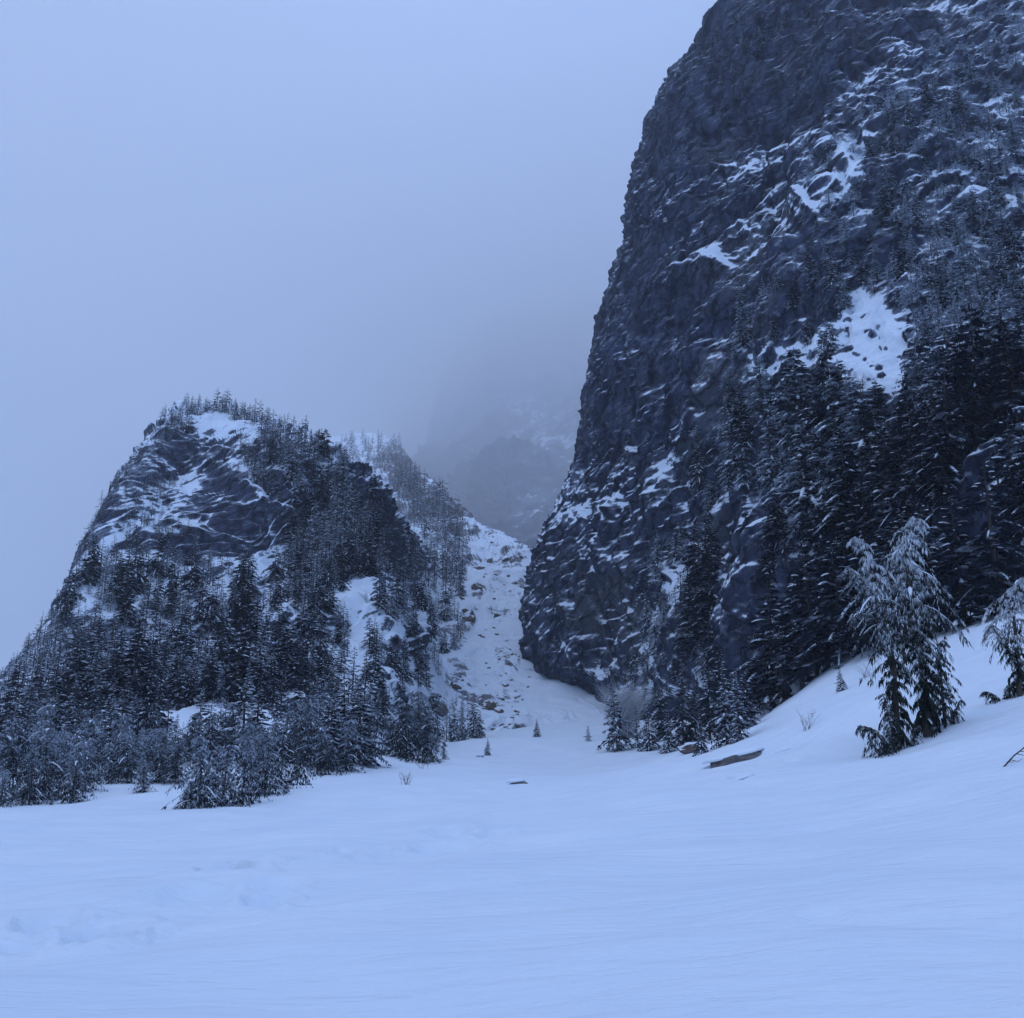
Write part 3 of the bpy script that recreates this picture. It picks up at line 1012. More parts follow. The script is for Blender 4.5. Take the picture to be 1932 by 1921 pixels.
def stem_line(seed, nod=0.12, lean=0.05):
    r = np.random.default_rng(seed)
    a = r.uniform(0, 6.28)
    d = np.array([math.cos(a), math.sin(a), 0])
    ln = lean * r.normal(0, 1, 2)
    pts = [np.array([ln[0] * h * h, ln[1] * h * h, h]) for h in (-0.04, 0.2, 0.45, 0.7, 0.9, 0.97)]
    pts += [pts[-1] + d * nod * 0.5 + [0, 0, 0.02], pts[-1] + d * nod + [0, 0, -0.05]]
    return pts


# near firs carry more boughs than far ones
FIR_ARR = [conifer(s, nb, ns, R, dr, bare, sn, fr, gp, nw) for s, nb, ns, R, dr, bare, sn, fr, gp, nw in [
    (11, 72, 10, .24, .60, .05, .40, .14, .06, .75), (12, 62, 10, .27, .75, .08, .36, .10, .10, .70), (13, 76, 9, .21, .5, .06, .46, .18, .08, .85),
    (14, 58, 10, .26, .85, .10, .32, .06, .14, .60), (15, 70, 9, .235, .55, .04, .52, .24, .06, .80), (16, 56, 9, .23, .70, .16, .40, .12, .16, .66)]]
FIR = [proto_meshes("fir", a, M_NEEDLE) for a in FIR_ARR]
FROST_HAZE_ARR = [conifer(s, 84, 6, R, dr, bare, .75, fr, gp, nw) for s, R, dr, bare, fr, gp, nw in [(51, .25, .65, .08, .55, .22, .55), (52, .22, .6, .05, .62, .18, .65), (53, .28, .7, .12, .48, .28, .45), (54, .21, .5, .06, .58, .15, .7)]]
FROST_HAZE = [proto_meshes("frost_haze_fir", a, M_NEEDLE) for a in FROST_HAZE_ARR]
SMALL_FIR_ARR = [conifer(s, 70, 6, R, dr, .02, sn, fr, .05, nw) for s, R, dr, sn, fr, nw in [(21, .24, .5, .75, .25, .85), (22, .28, .6, .7, .3, .9), (23, .22, .4, .85, .35, .8)]]
SMALL_FIR = [proto_meshes("small_fir", a, M_NEEDLE) for a in SMALL_FIR_ARR]
CEDAR_ARR = [weeping(s, [stem_line(s)] + ([stem_line(s + 50, .1, .14)] if s % 2 else []), nb, st, R, lo, hi, hg, .16, bare=.0, trunk_r=.008) for s, nb, st, R, lo, hi, hg in [
    (31, 70, 12, .27, .10, .66, .072), (32, 84, 13, .30, .08, .60, .076), (33, 68, 12, .24, .18, .70, .066), (34, 86, 13, .26, .05, .56, .08), (35, 72, 12, .33, .12, .66, .07)]]
CEDAR = [proto_meshes("young_cedar", a, M_CEDAR) for a in CEDAR_ARR]
# thin trees for the far slopes, joined there into one mesh
FAR_ARR = [conifer(s, 36, 3, R * 1.35, dr, bare, sn, fr, gp, nw, pads=0, seg=2) for s, R, dr, bare, sn, fr, gp, nw in [
    (41, .19, .5, .06, .40, .12, .08, .8), (42, .16, .4, .10, .35, .10, .15, .7), (43, .22, .6, .08, .5, .2, .1, .75), (44, .15, .3, .2, .3, .15, .25, .6)]]

# ------------------------------------------------------------------ where the forest stands
TREES = []      # foot point, height, kind, zone


def scatter(surface, poly, n, h0, h1, kinds, zone, avoid=(), min_px=10, seed=1, sink=0.3, clump=0.0):
    r = np.random.default_rng(seed)
    poly_a = np.array(poly, float)
    x0, y0 = poly_a.min(0)
    x1, y1 = poly_a.max(0)
    got = []
    tries = 0
    while len(got) < n and tries < 60:
        tries += 1
        xs, ys = r.uniform(x0, x1, 4 * n), r.uniform(y0, y1, 4 * n)
        ok = in_poly(xs, ys, poly)
        if len(avoid):
            ok &= r.random(len(xs)) > np.clip(capsules(xs, ys, avoid), 0, 1)
        if clump:
            q = np.stack([xs / 130.0, ys / 110.0, np.full(len(xs), seed * 1.0)], -1)
            ok &= fbm(q, 1.0, 2) > clump
        for a, b in zip(xs[ok], ys[ok]):
            if len(got) >= n:
                break
            if all((a - c) ** 2 + ((b - d) * 1.2) ** 2 > min_px ** 2 for c, d in got[-400:]):
                got.append((a, b))
        min_px *= 0.97
    if not got:
        return
    g = np.array(got)
    if surface is None:
        P = np.array([ground_hit(a, b) for a, b in got])
    else:
        P, _ = surface.foot(g[:, 0], g[:, 1])
    for p in P:
        TREES.append(dict(p=np.array([p[0], p[1], p[2] - sink]), h=float(r.uniform(h0, h1) * r.choice([.7, .85, 1, 1, 1.1])), kind=str(r.choice(kinds)), zone=zone,
                          rot=float(r.uniform(0, 6.28)), wide=float(r.uniform(.85, 1.4))))


AV_HILL = [(a, b, c, d, r_ * 1.0, min(1, s * 1.3)) for a, b, c, d, r_, s in HILL_SNOW] + [(a, b, c, d, r_ * 1.05, 1.0) for a, b, c, d, r_, s in HILL_ROCK]
# left hill
scatter(S_HILL, [(-120, 1430), (-60, 1385), (10, 1310), (90, 1210), (135, 1115), (210, 1085), (300, 1062), (420, 1100), (430, 1200), (560, 1195), (610, 1300), (560, 1410), (0, 1450)],
        330, 6, 11.5, ['fir'], 'left_forest', AV_HILL, 14, 2)
scatter(S_HILL, [(480, 820), (560, 840), (640, 895), (700, 945), (760, 1010), (830, 1100), (872, 1170), (850, 1230), (740, 1210), (640, 1100), (560, 1180), (530, 1100), (548, 930)],
        230, 7.5, 12, ['fir'], 'flank', AV_HILL, 13, 3)
scatter(S_HILL, [(300, 800), (350, 772), (450, 777), (520, 810), (600, 850), (560, 870), (480, 850), (500, 900), (545, 930), (480, 905), (440, 830), (360, 800), (320, 830)],
        170, 3.5, 7.5, ['far'], 'summit', AV_HILL[:12] + [(385, 792, 485, 826, 28, 1.0), (400, 780, 470, 800, 14, 1.0)], 7, 4, .2)
scatter(S_HILL, [(345, 770), (420, 774), (480, 790), (640, 876), (645, 890), (520, 812), (420, 782), (340, 780)], 110, 2.5, 8.5, ['far'], 'skyline', (), 5, 14, .2)
scatter(S_HILL, [(195, 965), (262, 862), (300, 812), (330, 800), (290, 850), (230, 930)], 30, 2, 4, ['far'], 'summit', (), 6, 5, .2)
scatter(S_HILL, [(150, 1070), (300, 960), (345, 1000), (430, 1060), (330, 1065), (210, 1090)], 60, 3, 6, ['far'], 'dome_foot', AV_HILL, 8, 6, .2)
scatter(S_HILL, [(600, 1230), (760, 1215), (860, 1225), (830, 1290), (810, 1330), (700, 1410), (560, 1410), (610, 1300)], 52, 5, 9.5, ['fir', 'fir', 'small'], 'apron', AV_HILL, 15, 7)
scatter(S_HILL, [(430, 1100), (560, 1080), (640, 1110), (740, 1210), (600, 1250), (560, 1195), (430, 1190)], 60, 5, 9, ['fir'], 'apron', AV_HILL, 12, 8)
scatter(S_HILL, [(0, 1290), (90, 1190), (75, 1230), (0, 1330)], 14, 7, 11, ['fir'], 'left_forest', (), 10, 9)
scatter(S_HILL, [(-60, 1370), (0, 1300), (80, 1190), (130, 1095), (200, 945), (215, 960), (150, 1100), (100, 1230), (30, 1350), (-40, 1400)], 95, 3, 7, ['far'], 'left_edge', (), 7, 21, .2)
scatter(S_HILL, [(240, 905), (345, 800), (440, 830), (480, 905), (360, 880), (300, 960), (240, 1010), (160, 1060)], 90, 1.5, 3.6, ['far'], 'dome_foot', AV_HILL, 7, 22, .15)
scatter(S_HILL, [(-110, 1400), (60, 1385), (600, 1365), (700, 1400), (680, 1440), (400, 1450), (0, 1475), (-110, 1490)], 120, 4.5, 8.5, ['fir'], 'left_forest', (), 15, 26)
scatter(S_HILL, [(50, 1240), (120, 1120), (205, 1075), (310, 1060), (230, 1200), (100, 1290)], 70, 4.5, 8, ['fir'], 'left_forest', (), 13, 27)
_q = np.random.default_rng(28)
for _i in range(75):                                  # firs between the dome's foot and the young cedars
    _p = ground_at(_q.uniform(-60, 700), _q.uniform(92, 140))
    TREES.append(dict(p=_p - [0, 0, .2], h=float(_q.uniform(4, 8.5)), kind=str(_q.choice(['fir', 'small'])), zone='left_forest', rot=float(_q.uniform(0, 6.28)), wide=float(_q.uniform(.9, 1.4))))
# hazy spur
scatter(S_SPUR, [(640, 832), (745, 840), (800, 910), (860, 975), (900, 1010), (850, 1060), (800, 1030), (740, 970), (660, 880)], 230, 26, 60, ['far'], 'spur', (), 5, 10)
scatter(S_SPUR, [(745, 905), (800, 930), (870, 1000), (885, 1060), (870, 1150), (830, 1100), (790, 1010)], 150, 10, 20, ['far'], 'spur_near', (), 8, 23)
scatter(S_SPUR, [(800, 1060), (862, 1130), (888, 1190), (858, 1245), (830, 1300), (800, 1330)], 36, 5, 8, ['far', 'small'], 'gully_side', (), 10, 24)
scatter(S_SPUR, [(800, 1330), (850, 1300), (880, 1350), (905, 1392), (840, 1402)], 26, 3, 5.5, ['small'], 'gully_side', (), 11, 25)
scatter(S_SPUR, [(840, 1060), (830, 1010), (870, 1010), (880, 1130), (850, 1140)], 24, 6, 11, ['far'], 'spur', (), 6, 11)
# far trees keep the size they show, and nothing on the dome rises too far over its outline
_r = np.random.default_rng(31)
for t in TREES:
    x, y, d = project(t['p'])
    if t['zone'] in ('spur', 'spur_near'):
        t['h'] = float((_r.uniform(16, 36) if t['zone'] == 'spur' else _r.uniform(26, 58)) * d / F)
    else:
        lim = crest_hill(x) - (_r.choice([10, 16, 24, 32, 44]) if x < 420 else _r.choice([22, 36, 50, 66]))
        hp = t['h'] * F / d
        if y - hp < lim:
            t['h'] *= max(0.25, (y - lim) / hp)
# right forest under the cliff
AV_CLIFF = [(a, b, c, d, r_, min(1, s * 1.25)) for a, b, c, d, r_, s in CLIFF_SNOW if s > .6]
scatter(S_CLIFF, [(1330, 1100), (1400, 930), (1460, 790), (1540, 760), (1650, 800), (1730, 760), (1860, 700), (2060, 660), (2060, 1130), (1810, 1185), (1640, 1236), (1550, 1255), (1440, 1315), (1340, 1300), (1300, 1200)],
        230, 8, 18, ['fir'], 'right_forest', AV_CLIFF, 22, 12, clump=-0.28)
scatter(S_CLIFF, [(1390, 560), (1640, 420), (1640, 240), (1990, 60), (2050, 660), (1730, 730), (1700, 560), (1600, 560), (1560, 680), (1400, 690)], 330, 3.5, 8, ['far'], 'high_slope', AV_CLIFF, 12, 13)
scatter(S_CLIFF, [(1390, 60), (1332, 60), (1312, 100), (1290, 140), (1330, 160), (1500, 20), (1450, -30), (1380, -40)], 55, 3, 6, ['far'], 'cliff_edge', (), 7, 15)
scatter(S_CLIFF, [(1290, 950), (1400, 700), (1420, 900), (1330, 1100), (1280, 1250), (1220, 1290), (1180, 1200), (1250, 1050)], 90, 4, 8, ['far'], 'cliff_scrub', (), 11, 16)
scatter(S_CLIFF, [(1120, 1270), (1250, 1230), (1320, 1290), (1300, 1340), (1180, 1330)], 26, 4, 7, ['far', 'small'], 'cliff_scrub', (), 12, 17)


scatter(S_CLIFF, [(1500, 330), (1700, 180), (1720, 60), (1990, -60), (2040, 640), (1900, 660), (1760, 560), (1640, 560), (1560, 560)], 300, 2.0, 4.5, ['far'], 'rime', AV_CLIFF, 11, 18, .5)
scatter(S_CLIFF, [(1250, 880), (1330, 800), (1420, 660), (1440, 720), (1340, 960), (1260, 1280), (1150, 1290), (1200, 1180), (1230, 1060)], 70, 1.5, 3.2, ['far'], 'rime', (), 9, 19, .4)
for t in TREES:
    if t['zone'] == 'rime':
        t['wide'] *= 2.1


def add_tree(px, py, hpx, kind, zone, D=None, wide=1.0, seed=0, sink=0.15):
    p = ground_hit(px, py) if D is None else ground_at(px, D)
    _, _, d = project(p)
    TREES.append(dict(p=p - [0, 0, sink], h=float(hpx * d / F * 1.03), kind=kind, zone=zone, rot=seed * 1.7, wide=wide))


# clump at the foot of the cliff
for i, (a, b, hp, k, w) in enumerate([(1166, 1417, 122, 'small', 1.0), (1226, 1416, 88, 'small', 1), (1203, 1410, 75, 'small', .9), (1262, 1418, 82, 'small', 1.1), (1290, 1402, 120, 'fir', 1.1), (1312, 1395, 105, 'fir', 1.2),
                                      (1340, 1395, 140, 'fir', 1.1), (1372, 1404, 150, 'small', 1.0), (1398, 1398, 135, 'small', 1.0), (1250, 1395, 95, 'fir', 1.2), (1324, 1421, 80, 'small', .9), (1410, 1375, 110, 'fir', 1.2), (1365, 1375, 150, 'fir', 1.1)]):
    add_tree(a, b, hp, k, 'clump', wide=w, seed=i)
# spruces along the edge of the right forest
for i, (a, b, hp, w) in enumerate([(1530, 1288, 220, 1.25), (1490, 1300, 170, 1.2), (1460, 1310, 140, 1.1), (1560, 1262, 260, 1.2), (1610, 1232, 240, 1.2), (1470, 1290, 260, 1.2), (1800, 1190, 250, 1.25), (1860, 1172, 280, 1.3), (1930, 1152, 300, 1.2), (1740, 1205, 240, 1.2), (1680, 1215, 230, 1.2)]):
    add_tree(a, b, hp, 'fir', 'forest_edge', D=float(np.interp(a, [1440, 1560, 1640, 1800, 1932], [120, 108, 101, 95, 90])), wide=w, seed=i + 20)
# firs at the foot of the left gully
for i, (a, b, hp) in enumerate([(905, 1392, 52), (893, 1392, 80), (872, 1396, 62), (856, 1400, 66), (842, 1400, 58), (825, 1402, 70)]):
    add_tree(a, b, hp, 'small', 'gully_foot', seed=i + 40)
# young cedars along the far edge of the snow field
for i, (a, b, hp) in enumerate([(2, 1520, 75), (55, 1512, 130), (135, 1508, 150), (110, 1500, 110), (25, 1505, 160), (80, 1500, 170), (160, 1490, 130), (270, 1490, 72), (238, 1478, 120), (205, 1480, 100), (300, 1476, 100), (185, 1475, 150),
                                (375, 1528, 175), (347, 1529, 62), (420, 1518, 150), (458, 1511, 165), (500, 1500, 150), (530, 1492, 140), (480, 1500, 110), (395, 1515, 120), (560, 1478, 120), (330, 1475, 110),
                                (620, 1462, 118), (652, 1456, 125), (600, 1458, 90), (690, 1450, 60), (735, 1424, 95), (770, 1425, 80), (797, 1441, 115), (815, 1436, 60), (838, 1432, 30), (710, 1415, 85), (680, 1440, 130), (640, 1430, 150), (585, 1450, 150)]):
    add_tree(a, b, hp * (0.9 if hp < 80 else 0.78), 'cedar', 'young', seed=i + 60, wide=1.5)
rr_ = np.random.default_rng(77)
for i in range(75):
    a = rr_.uniform(-40, 800)
    base = np.interp(a, [-40, 180, 330, 560, 700, 800], [1495, 1470, 1470, 1452, 1425, 1418])
    add_tree(a, base - rr_.uniform(0, 45), rr_.uniform(45, 115), 'cedar', 'young', seed=i + 100, wide=rr_.uniform(1.2, 1.7))

# ------------------------------------------------------------------ which trees show: a coarse depth picture of cone shapes
for t in TREES:
    t['dist'] = float(np.linalg.norm(t['p']))
TREES.sort(key=lambda t: t['dist'])
GW, GH = 483, 480
cover = np.zeros((GH, GW), bool)
for t in TREES:
    x, y, d = project(t['p'])
    x2, y2, d2 = project(t['p'] + [0, 0, t['h']])
    half = 0.2 * t['h'] * t['wide'] * F / d / 4
    ya, yb = int(max(0, y2 / 4)), int(min(GH - 1, y / 4))
    vis = tot = 0
    for row in range(ya, yb + 1):
        k = (row - y2 / 4) / max(1, (y - y2) / 4)
        hw = half * (0.15 + 0.85 * k)
        cx_ = (x2 + (x - x2) * k) / 4
        a, b = int(max(0, math.floor(cx_ - hw))), int(min(GW, math.ceil(cx_ + hw)))
        if b <= a:
            continue
        seg = cover[row, a:b]
        vis += int((~seg).sum())
        tot += b - a
        if t['zone'] not in ('clump', 'forest_edge'):
            seg[:] = True
        else:
            seg[:] = True
    t['vis'] = vis
    t['tot'] = tot
TREES = [t for t in TREES if t['vis'] >= 2 or (t['tot'] == 0 and 0)]
print("trees in view", len(TREES))
firs = [t for t in TREES if t['kind'] in ('fir', 'small', 'far') and t['zone'] != 'rime']
RIME = [t for t in TREES if t['zone'] == 'rime']
firs.sort(key=lambda t: -t['vis'])
SINGLES = firs[:300]
REST = firs[300:]

ZONE = {'left_forest': ("dark snow-dusted fir in the dense forest low on the left dome", "firs in the forest on the left dome"),
        'flank': ("grey-blue fir on the wooded right flank of the left dome", "firs on the right flank of the dome"),
        'summit': ("small stunted fir among the rocks high on the left dome", "stunted firs on the dome"),
        'skyline': ("small fir on the summit skyline of the left dome", "firs on the dome's skyline"),
        'dome_foot': ("small fir among snowy ledges below the dome's bare faces", "firs on the dome's ledges"),
        'apron': ("snow-laden fir between white snow patches low on the dome's right side", "firs between the dome's snow patches"),
        'spur': ("tall thin fir on the hazy spur above the gully", "hazy firs on the spur"),
        'right_forest': ("tall dark fir in the shaded forest climbing the right cliff's foot", "firs in the right forest"),
        'high_slope': ("frosted fir scattered high on the snowy ledges of the right cliff", "frosted firs high on the cliff"),
        'cliff_edge': ("small fir clinging to the cliff's upper left edge", "firs on the cliff's top edge"),
        'cliff_scrub': ("stunted snowy fir on the cliff's lower face beside the right forest", "stunted firs on the cliff's lower face"),
        'clump': ("snowy fir in the clump at the cliff's foot behind the long rock", "firs in the clump at the cliff's foot"),
        'forest_edge': ("big dark fir at the right forest's lower edge on the snow bank", "firs at the right forest's edge"),
        'gully_foot': ("small dark fir at the mouth of the gully, left of the debris", "small firs at the gully's mouth"),
        'rime': ("", ""),
        'spur_near': ("dark fir on the rocky spur between the dome and the gully's top", "firs on the rocky spur"),
        'gully_side': ("snowy fir on the gully's left side below the dome", "firs on the gully's left side"),
        'left_edge': ("small fir along the dome's steep left outline against the sky", "firs on the dome's left outline"),
        'young': ("frosted young cedar with drooping boughs at the snow field's left edge", "young cedars along the snow field")}


EDGE_LABELS = {1530: "broad dark fir at the forest edge directly above the lone bare sapling's left", 1490: "mid-sized fir at the forest edge above the pale rimed thicket", 1460: "shortest fir of the forest edge, nearest the fir clump",
               1560: "tall fir at the forest edge right behind the lone bare sapling", 1610: "tall fir at the forest edge behind the left weeping cedar's tip", 1470: "tall fir just behind the shortest one of the forest edge",
               1800: "dark fir at the forest edge just right of the weeping pair", 1860: "large dark fir at the forest edge left of the edge cedar", 1930: "large dark fir cut by the right picture edge behind the edge cedar",
               1740: "dark fir at the forest edge behind the right weeping cedar", 1680: "dark fir at the forest edge between the weeping pair's leaders"}
CLUMP_LABELS = {1166: "pointed snowy fir standing left of all others in the clump at the cliff's foot", 1203: "thin snowy fir squeezed just right of the clump's pointed left fir", 1226: "second front fir from the left in the clump at the cliff's foot",
                1262: "third front fir from the left in the clump at the cliff's foot", 1324: "pale frosted small fir in front of the clump beside the brown rock", 1398: "dense snowy fir ending the front of the clump on the right",
                1372: "dense dark fir second from the right in the front of the clump", 1410: "broad fir at the right rear of the clump above the snow bank", 1250: "fir behind the clump's second and third front firs"}


def where(t):
    """label and group of a tree, by what it stands on or beside"""
    lab, grp = ZONE[t['zone']]
    x, y, _ = project(t['p'])
    z = t['zone']
    if z == 'forest_edge':
        k = min(EDGE_LABELS, key=lambda q: abs(q - x))
        return EDGE_LABELS[k], grp
    if z == 'clump':
        k = min(CLUMP_LABELS, key=lambda q: abs(q - x))
        return (CLUMP_LABELS[k], grp) if abs(k - x) < 6 else ("dark fir in the middle of the clump at the cliff's foot", "firs inside the clump at the cliff's foot")
    if z == 'right_forest':
        if y < 830:
            return "snow-flecked fir at the right forest's top below the big snow patch", "firs at the right forest's top"
        if x < 1400:
            return "fir along the right forest's left border against the bare cliff", "firs on the right forest's left border"
        if x > 1750:
            return "dark fir deep in the right forest, right of the weeping pair's leaders", "firs right of the weeping pair"
        if y > 1120:
            return "dark fir low in the right forest just behind its snowy lower edge", "firs behind the right forest's edge"
        return "dark fir in the middle of the right forest, left of the weeping pair", "firs in the right forest's middle"
    if z == 'left_forest':
        if x < 130:
            return "fir on the dome's far left foot, against the sky", "firs on the dome's left foot"
        if y < 1200:
            return "dark fir at the upper edge of the dome's forest below the bare rock", "firs at the dome forest's upper edge"
        if x > 400:
            return "dark fir right of the narrow snow strip in the dome's forest", "firs right of the snow strip"
        return "dark fir low in the dome's forest just above the young cedars", "firs above the young cedars"
    if z == 'high_slope':
        if y < 350:
            return "frosted fir near the picture's top on the right cliff", "frosted firs high on the cliff"
        if x > 1780:
            return "frosted fir on the cliff right of the big snow patch", "frosted firs right of the snow patch"
        return "frosted fir on the snowy ledges above and left of the big snow patch", "frosted firs above the snow patch"
    if z == 'young':
        if x > 585:
            return "frosted young cedar in the right part of the thicket toward the gully", "young cedars toward the gully"
        if x > 325:
            return "frosted young cedar in the foremost clump of the left thicket", "young cedars of the foremost clump"
        return "frosted young cedar in the far left thicket beside the snow field", "young cedars of the far left thicket"
    if z == 'flank':
        return ("grey-blue fir on the dome's right flank close to its skyline", "firs near the flank's skyline") if y < 960 else ("grey-blue fir on the dome's right flank above the round snow patch", "firs above the round snow patch")
    return lab, grp


def plant(t, meshes, name, label, cat, group, idx):
    r = random.Random(idx * 13 + 5)
    e = empty(name, t['p'], label, cat, group)
    e.rotation_euler = (r.gauss(0, 0.02), r.gauss(0, 0.02), t['rot'])
    s = t['h']
    e.scale = (s * t['wide'], s * t['wide'], s)
    for k, me in meshes.items():
        o = link(k, me, e)
        if k == 'snow_cover':
            o['kind'] = 'stuff'
    return e


for i, t in enumerate(SINGLES):
    lab, grp = where(t)
    high = t['p'][2] > 42 and t['zone'] == 'right_forest' and random.random() < 0.6
    if t['kind'] == 'small':
        meshes = SMALL_FIR[i % 3]
    elif t['kind'] == 'far' or high or (t['zone'] == 'flank' and i % 5 < 2):
        meshes = FROST_HAZE[i % 4]  # real frost high up; on the flank the paler foliage colour stands in for haze
    else:
        meshes = FIR[(i * 5 + 3) % 6]
    plant(t, meshes, "fir_tree", lab, "fir tree", grp, i)

YOUNG = [t for t in TREES if t['kind'] == 'cedar']
for i, t in enumerate(YOUNG):
    lab, grp = where(t)
    x, y, _ = project(t['p'])
    if abs(x - 270) < 3 and abs(y - 1490) < 12:
        lab = "small round cedar bush standing alone in front of the left thicket"
    elif abs(x - 347) < 3 and y > 1515:
        lab = "tiny cedar at the left tip of the foremost cedar clump"
    elif abs(x - 375) < 3 and y > 1510:
        lab = "tall frosted cedar nearest the camera in the foremost left clump"
    elif abs(x - 838) < 3 and abs(y - 1432) < 10:
        lab = "low snow-capped cedar ending the row near the gully mouth"
    plant(t, CEDAR[(i * 3) % 5], "young_cedar", lab, "cedar", grp, i + 900)


def joined_forest(trees, name, label, cat):
    """the small far trees of the slopes: real trees, one mesh"""
    V, T, M, A = [], [], [], []
    n = 0
    r = np.random.default_rng(5)
    for i, t in enumerate(trees):
        arr = FAR_ARR[i % 4]
        c, s = math.cos(t['rot']), math.sin(t['rot'])
        Rz = np.array([[c, -s, 0], [s, c, 0], [0, 0, 1]])
        fr = r.normal(0.05, 0.12) + (0.4 if t['zone'] == 'high_slope' else 0.65 if t['zone'] == 'rime' else 0.14)  # frost on high slope and scrub; elsewhere the added paleness imitates haze
        for k, (v, tri, a) in enumerate(arr):
            w = (v * [t['wide'] * t['h'], t['wide'] * t['h'], t['h']]) @ Rz.T + t['p']
            V.append(w)
            T.append(tri + n)
            M.append(np.full(len(tri), k))
            A.append(a + fr)
            n += len(v)
    me = make_mesh(name, np.concatenate(V), [np.concatenate(T)], [M_BARK, M_NEEDLE, M_SNOW], np.concatenate(M), attrs={'frost': np.concatenate(A)})
    o = link(name, me)
    tag(o, label, cat, kind='stuff')
    return o


joined_forest(REST, "distant_forest", "small far firs covering the slopes of dome, spur and cliff", "forest")
joined_forest(RIME, "rimed_undergrowth", "low white-rimed scrub covering the cliff's upper right slopes", "scrub")

# ------------------------------------------------------------------ the big weeping cedars on the right bank
SPIRE = PL([(0, .34), (.25, .36), (.42, .7), (.55, 1.0), (.68, .95), (.8, .55), (.9, .34), (1, .16)])


def big_cedar(label, D, stems_px, nb, strands, R, lo, hi, hang, seed, trunk_r=0.017, snow=0.12, prof=None):
    """stems given as layout polylines at distance D (y downward), turned into metres about the foot"""
    foot = at(stems_px[0][0][0], stems_px[0][0][1], D)
    gz = float(ground_z(np.array([foot[0]]), np.array([foot[1]]))[0])
    stems = []
    for st in stems_px:
        pts = [at(p[0], p[1], D + (p[2] if len(p) > 2 else 0)) - foot for p in st]
        stems.append(np.array(pts))
    H = max(s[:, 2].max() for s in stems)
    stems = [s / H for s in stems]
    arr = weeping(seed, stems, nb, strands, R, lo, hi, hang, snow, trunk_r=trunk_r, prof=prof)
    me = proto_meshes("weeping_cedar", arr, M_CEDAR_NEAR)
    e = empty("weeping_cedar", (foot[0], foot[1], min(gz, foot[2] + 0.4) if abs(gz - foot[2]) < 1 else foot[2]), label, "cedar", "weeping cedars on the right bank")
    e.scale = (H, H, H)
    for k, m in me.items():
        o = link(k, m, e)
        o['kind'] = 'stuff' if k == 'snow_cover' else 'thing'
    return e


big_cedar("tall frosted weeping cedar with a nodding leader, right of the pair on the near bank", 33.5,
          [[(1752, 1405), (1748, 1330), (1738, 1240), (1722, 1150), (1712, 1090), (1712, 1040), (1716, 1000), (1728, 988), (1742, 1003)]], 120, 27, .20, -.22, .86, .052, 201, prof=SPIRE)
big_cedar("frosted weeping cedar with a bent leader, left of the pair on the near bank", 33.0,
          [[(1694, 1405), (1690, 1330), (1684, 1240), (1672, 1160), (1650, 1100), (1638, 1060), (1628, 1015), (1616, 1003), (1602, 1015)],
           [(1672, 1160), (1630, 1090), (1600, 1062), (1580, 1085)], [(1672, 1190), (1640, 1150), (1612, 1150), (1600, 1180)]], 76, 24, .18, -.22, .88, .052, 202, prof=SPIRE)
big_cedar("frosted weeping cedar cut by the right picture edge on the bank", 36.0,
          [[(1925, 1318), (1922, 1250), (1915, 1190), (1912, 1130), (1925, 1100), (1950, 1088), (1975, 1105)], [(1918, 1260), (1890, 1210), (1870, 1182), (1860, 1200)]], 76, 24, .24, -.15, .8, .06, 203, prof=SPIRE)
big_cedar("low bushy cedar sprawling left of the weeping pair's foot", 32.5,
          [[(1672, 1408), (1662, 1380), (1650, 1362), (1635, 1358), (1622, 1352), (1615, 1365)], [(1672, 1408), (1680, 1380), (1676, 1362), (1668, 1356)], [(1660, 1405), (1645, 1390), (1640, 1378)]], 34, 26, .45, .05, .35, 0.136, 204, .03)
big_cedar("dark drooping cedar bough mound between the weeping pair's trunks", 32.8,
          [[(1690, 1385), (1675, 1330), (1668, 1295), (1662, 1278), (1652, 1284)], [(1720, 1395), (1722, 1350), (1728, 1338), (1736, 1346)]], 44, 26, .30, .0, .40, 0.087, 205, .02)
big_cedar("short round cedar right of the weeping pair's foot", 34.0,
          [[(1785, 1380), (1780, 1330), (1776, 1280), (1774, 1225), (1780, 1215), (1790, 1225)], [(1795, 1372), (1808, 1340), (1815, 1328), (1822, 1338)]], 50, 26, .26, -.05, .35, 0.087, 206, .02)
big_cedar("low dark cedar mound under the edge cedar on the right bank", 36.5,
          [[(1880, 1335), (1872, 1320), (1862, 1314), (1852, 1320)], [(1905, 1332), (1908, 1305), (1915, 1295), (1925, 1300)]], 34, 26, .55, -.05, .25, 0.186, 207, .03)

# ------------------------------------------------------------------ dead trunks, saplings, twigs
def snag(label, foot, top, r0, mat=M_DEAD, name="dead_tree"):
    foot, top = np.asarray(foot, float), np.asarray(top, float)
    L = np.linalg.norm(top - foot)
    g = Geo()
    rr = np.random.default_rng(int(abs(foot[0]) * 10) + 3)
    pts = [foot * (1 - t) + top * t + rr.normal(0, 0.006 * L, 3) * (0 < t < 1) - foot for t in np.linspace(0, 1, 8)]
    tube(g, pts, [r0 * (1 - 0.85 * t) for t in np.linspace(0, 1, 8)], 7)
    e = empty(name, foot, label, "dead tree", "dead standing trunks")
    v, t, _ = g.arrays()
    link("trunk", make_mesh("snag_trunk", v, [t], [mat], smooth_shade=True), e)
    b = Geo()
    for k in range(9):
        t_ = rr.uniform(0.35, 0.97)
        p = pts[0] * (1 - t_) + pts[-1] * t_
        a = rr.uniform(0, 6.28)
        d = np.array([math.cos(a), math.sin(a), -0.25])
        l = 0.06 * L * (1.2 - t_)
        tube(b, [p, p + d * l * .5, p + d * l + [0, 0, -.1 * l]], [r0 * .16, r0 * .1, r0 * .03], 3)
    v, t, _ = b.arrays()
    link("branch_stubs", make_mesh("snag_stubs", v, [t], [mat]), e)


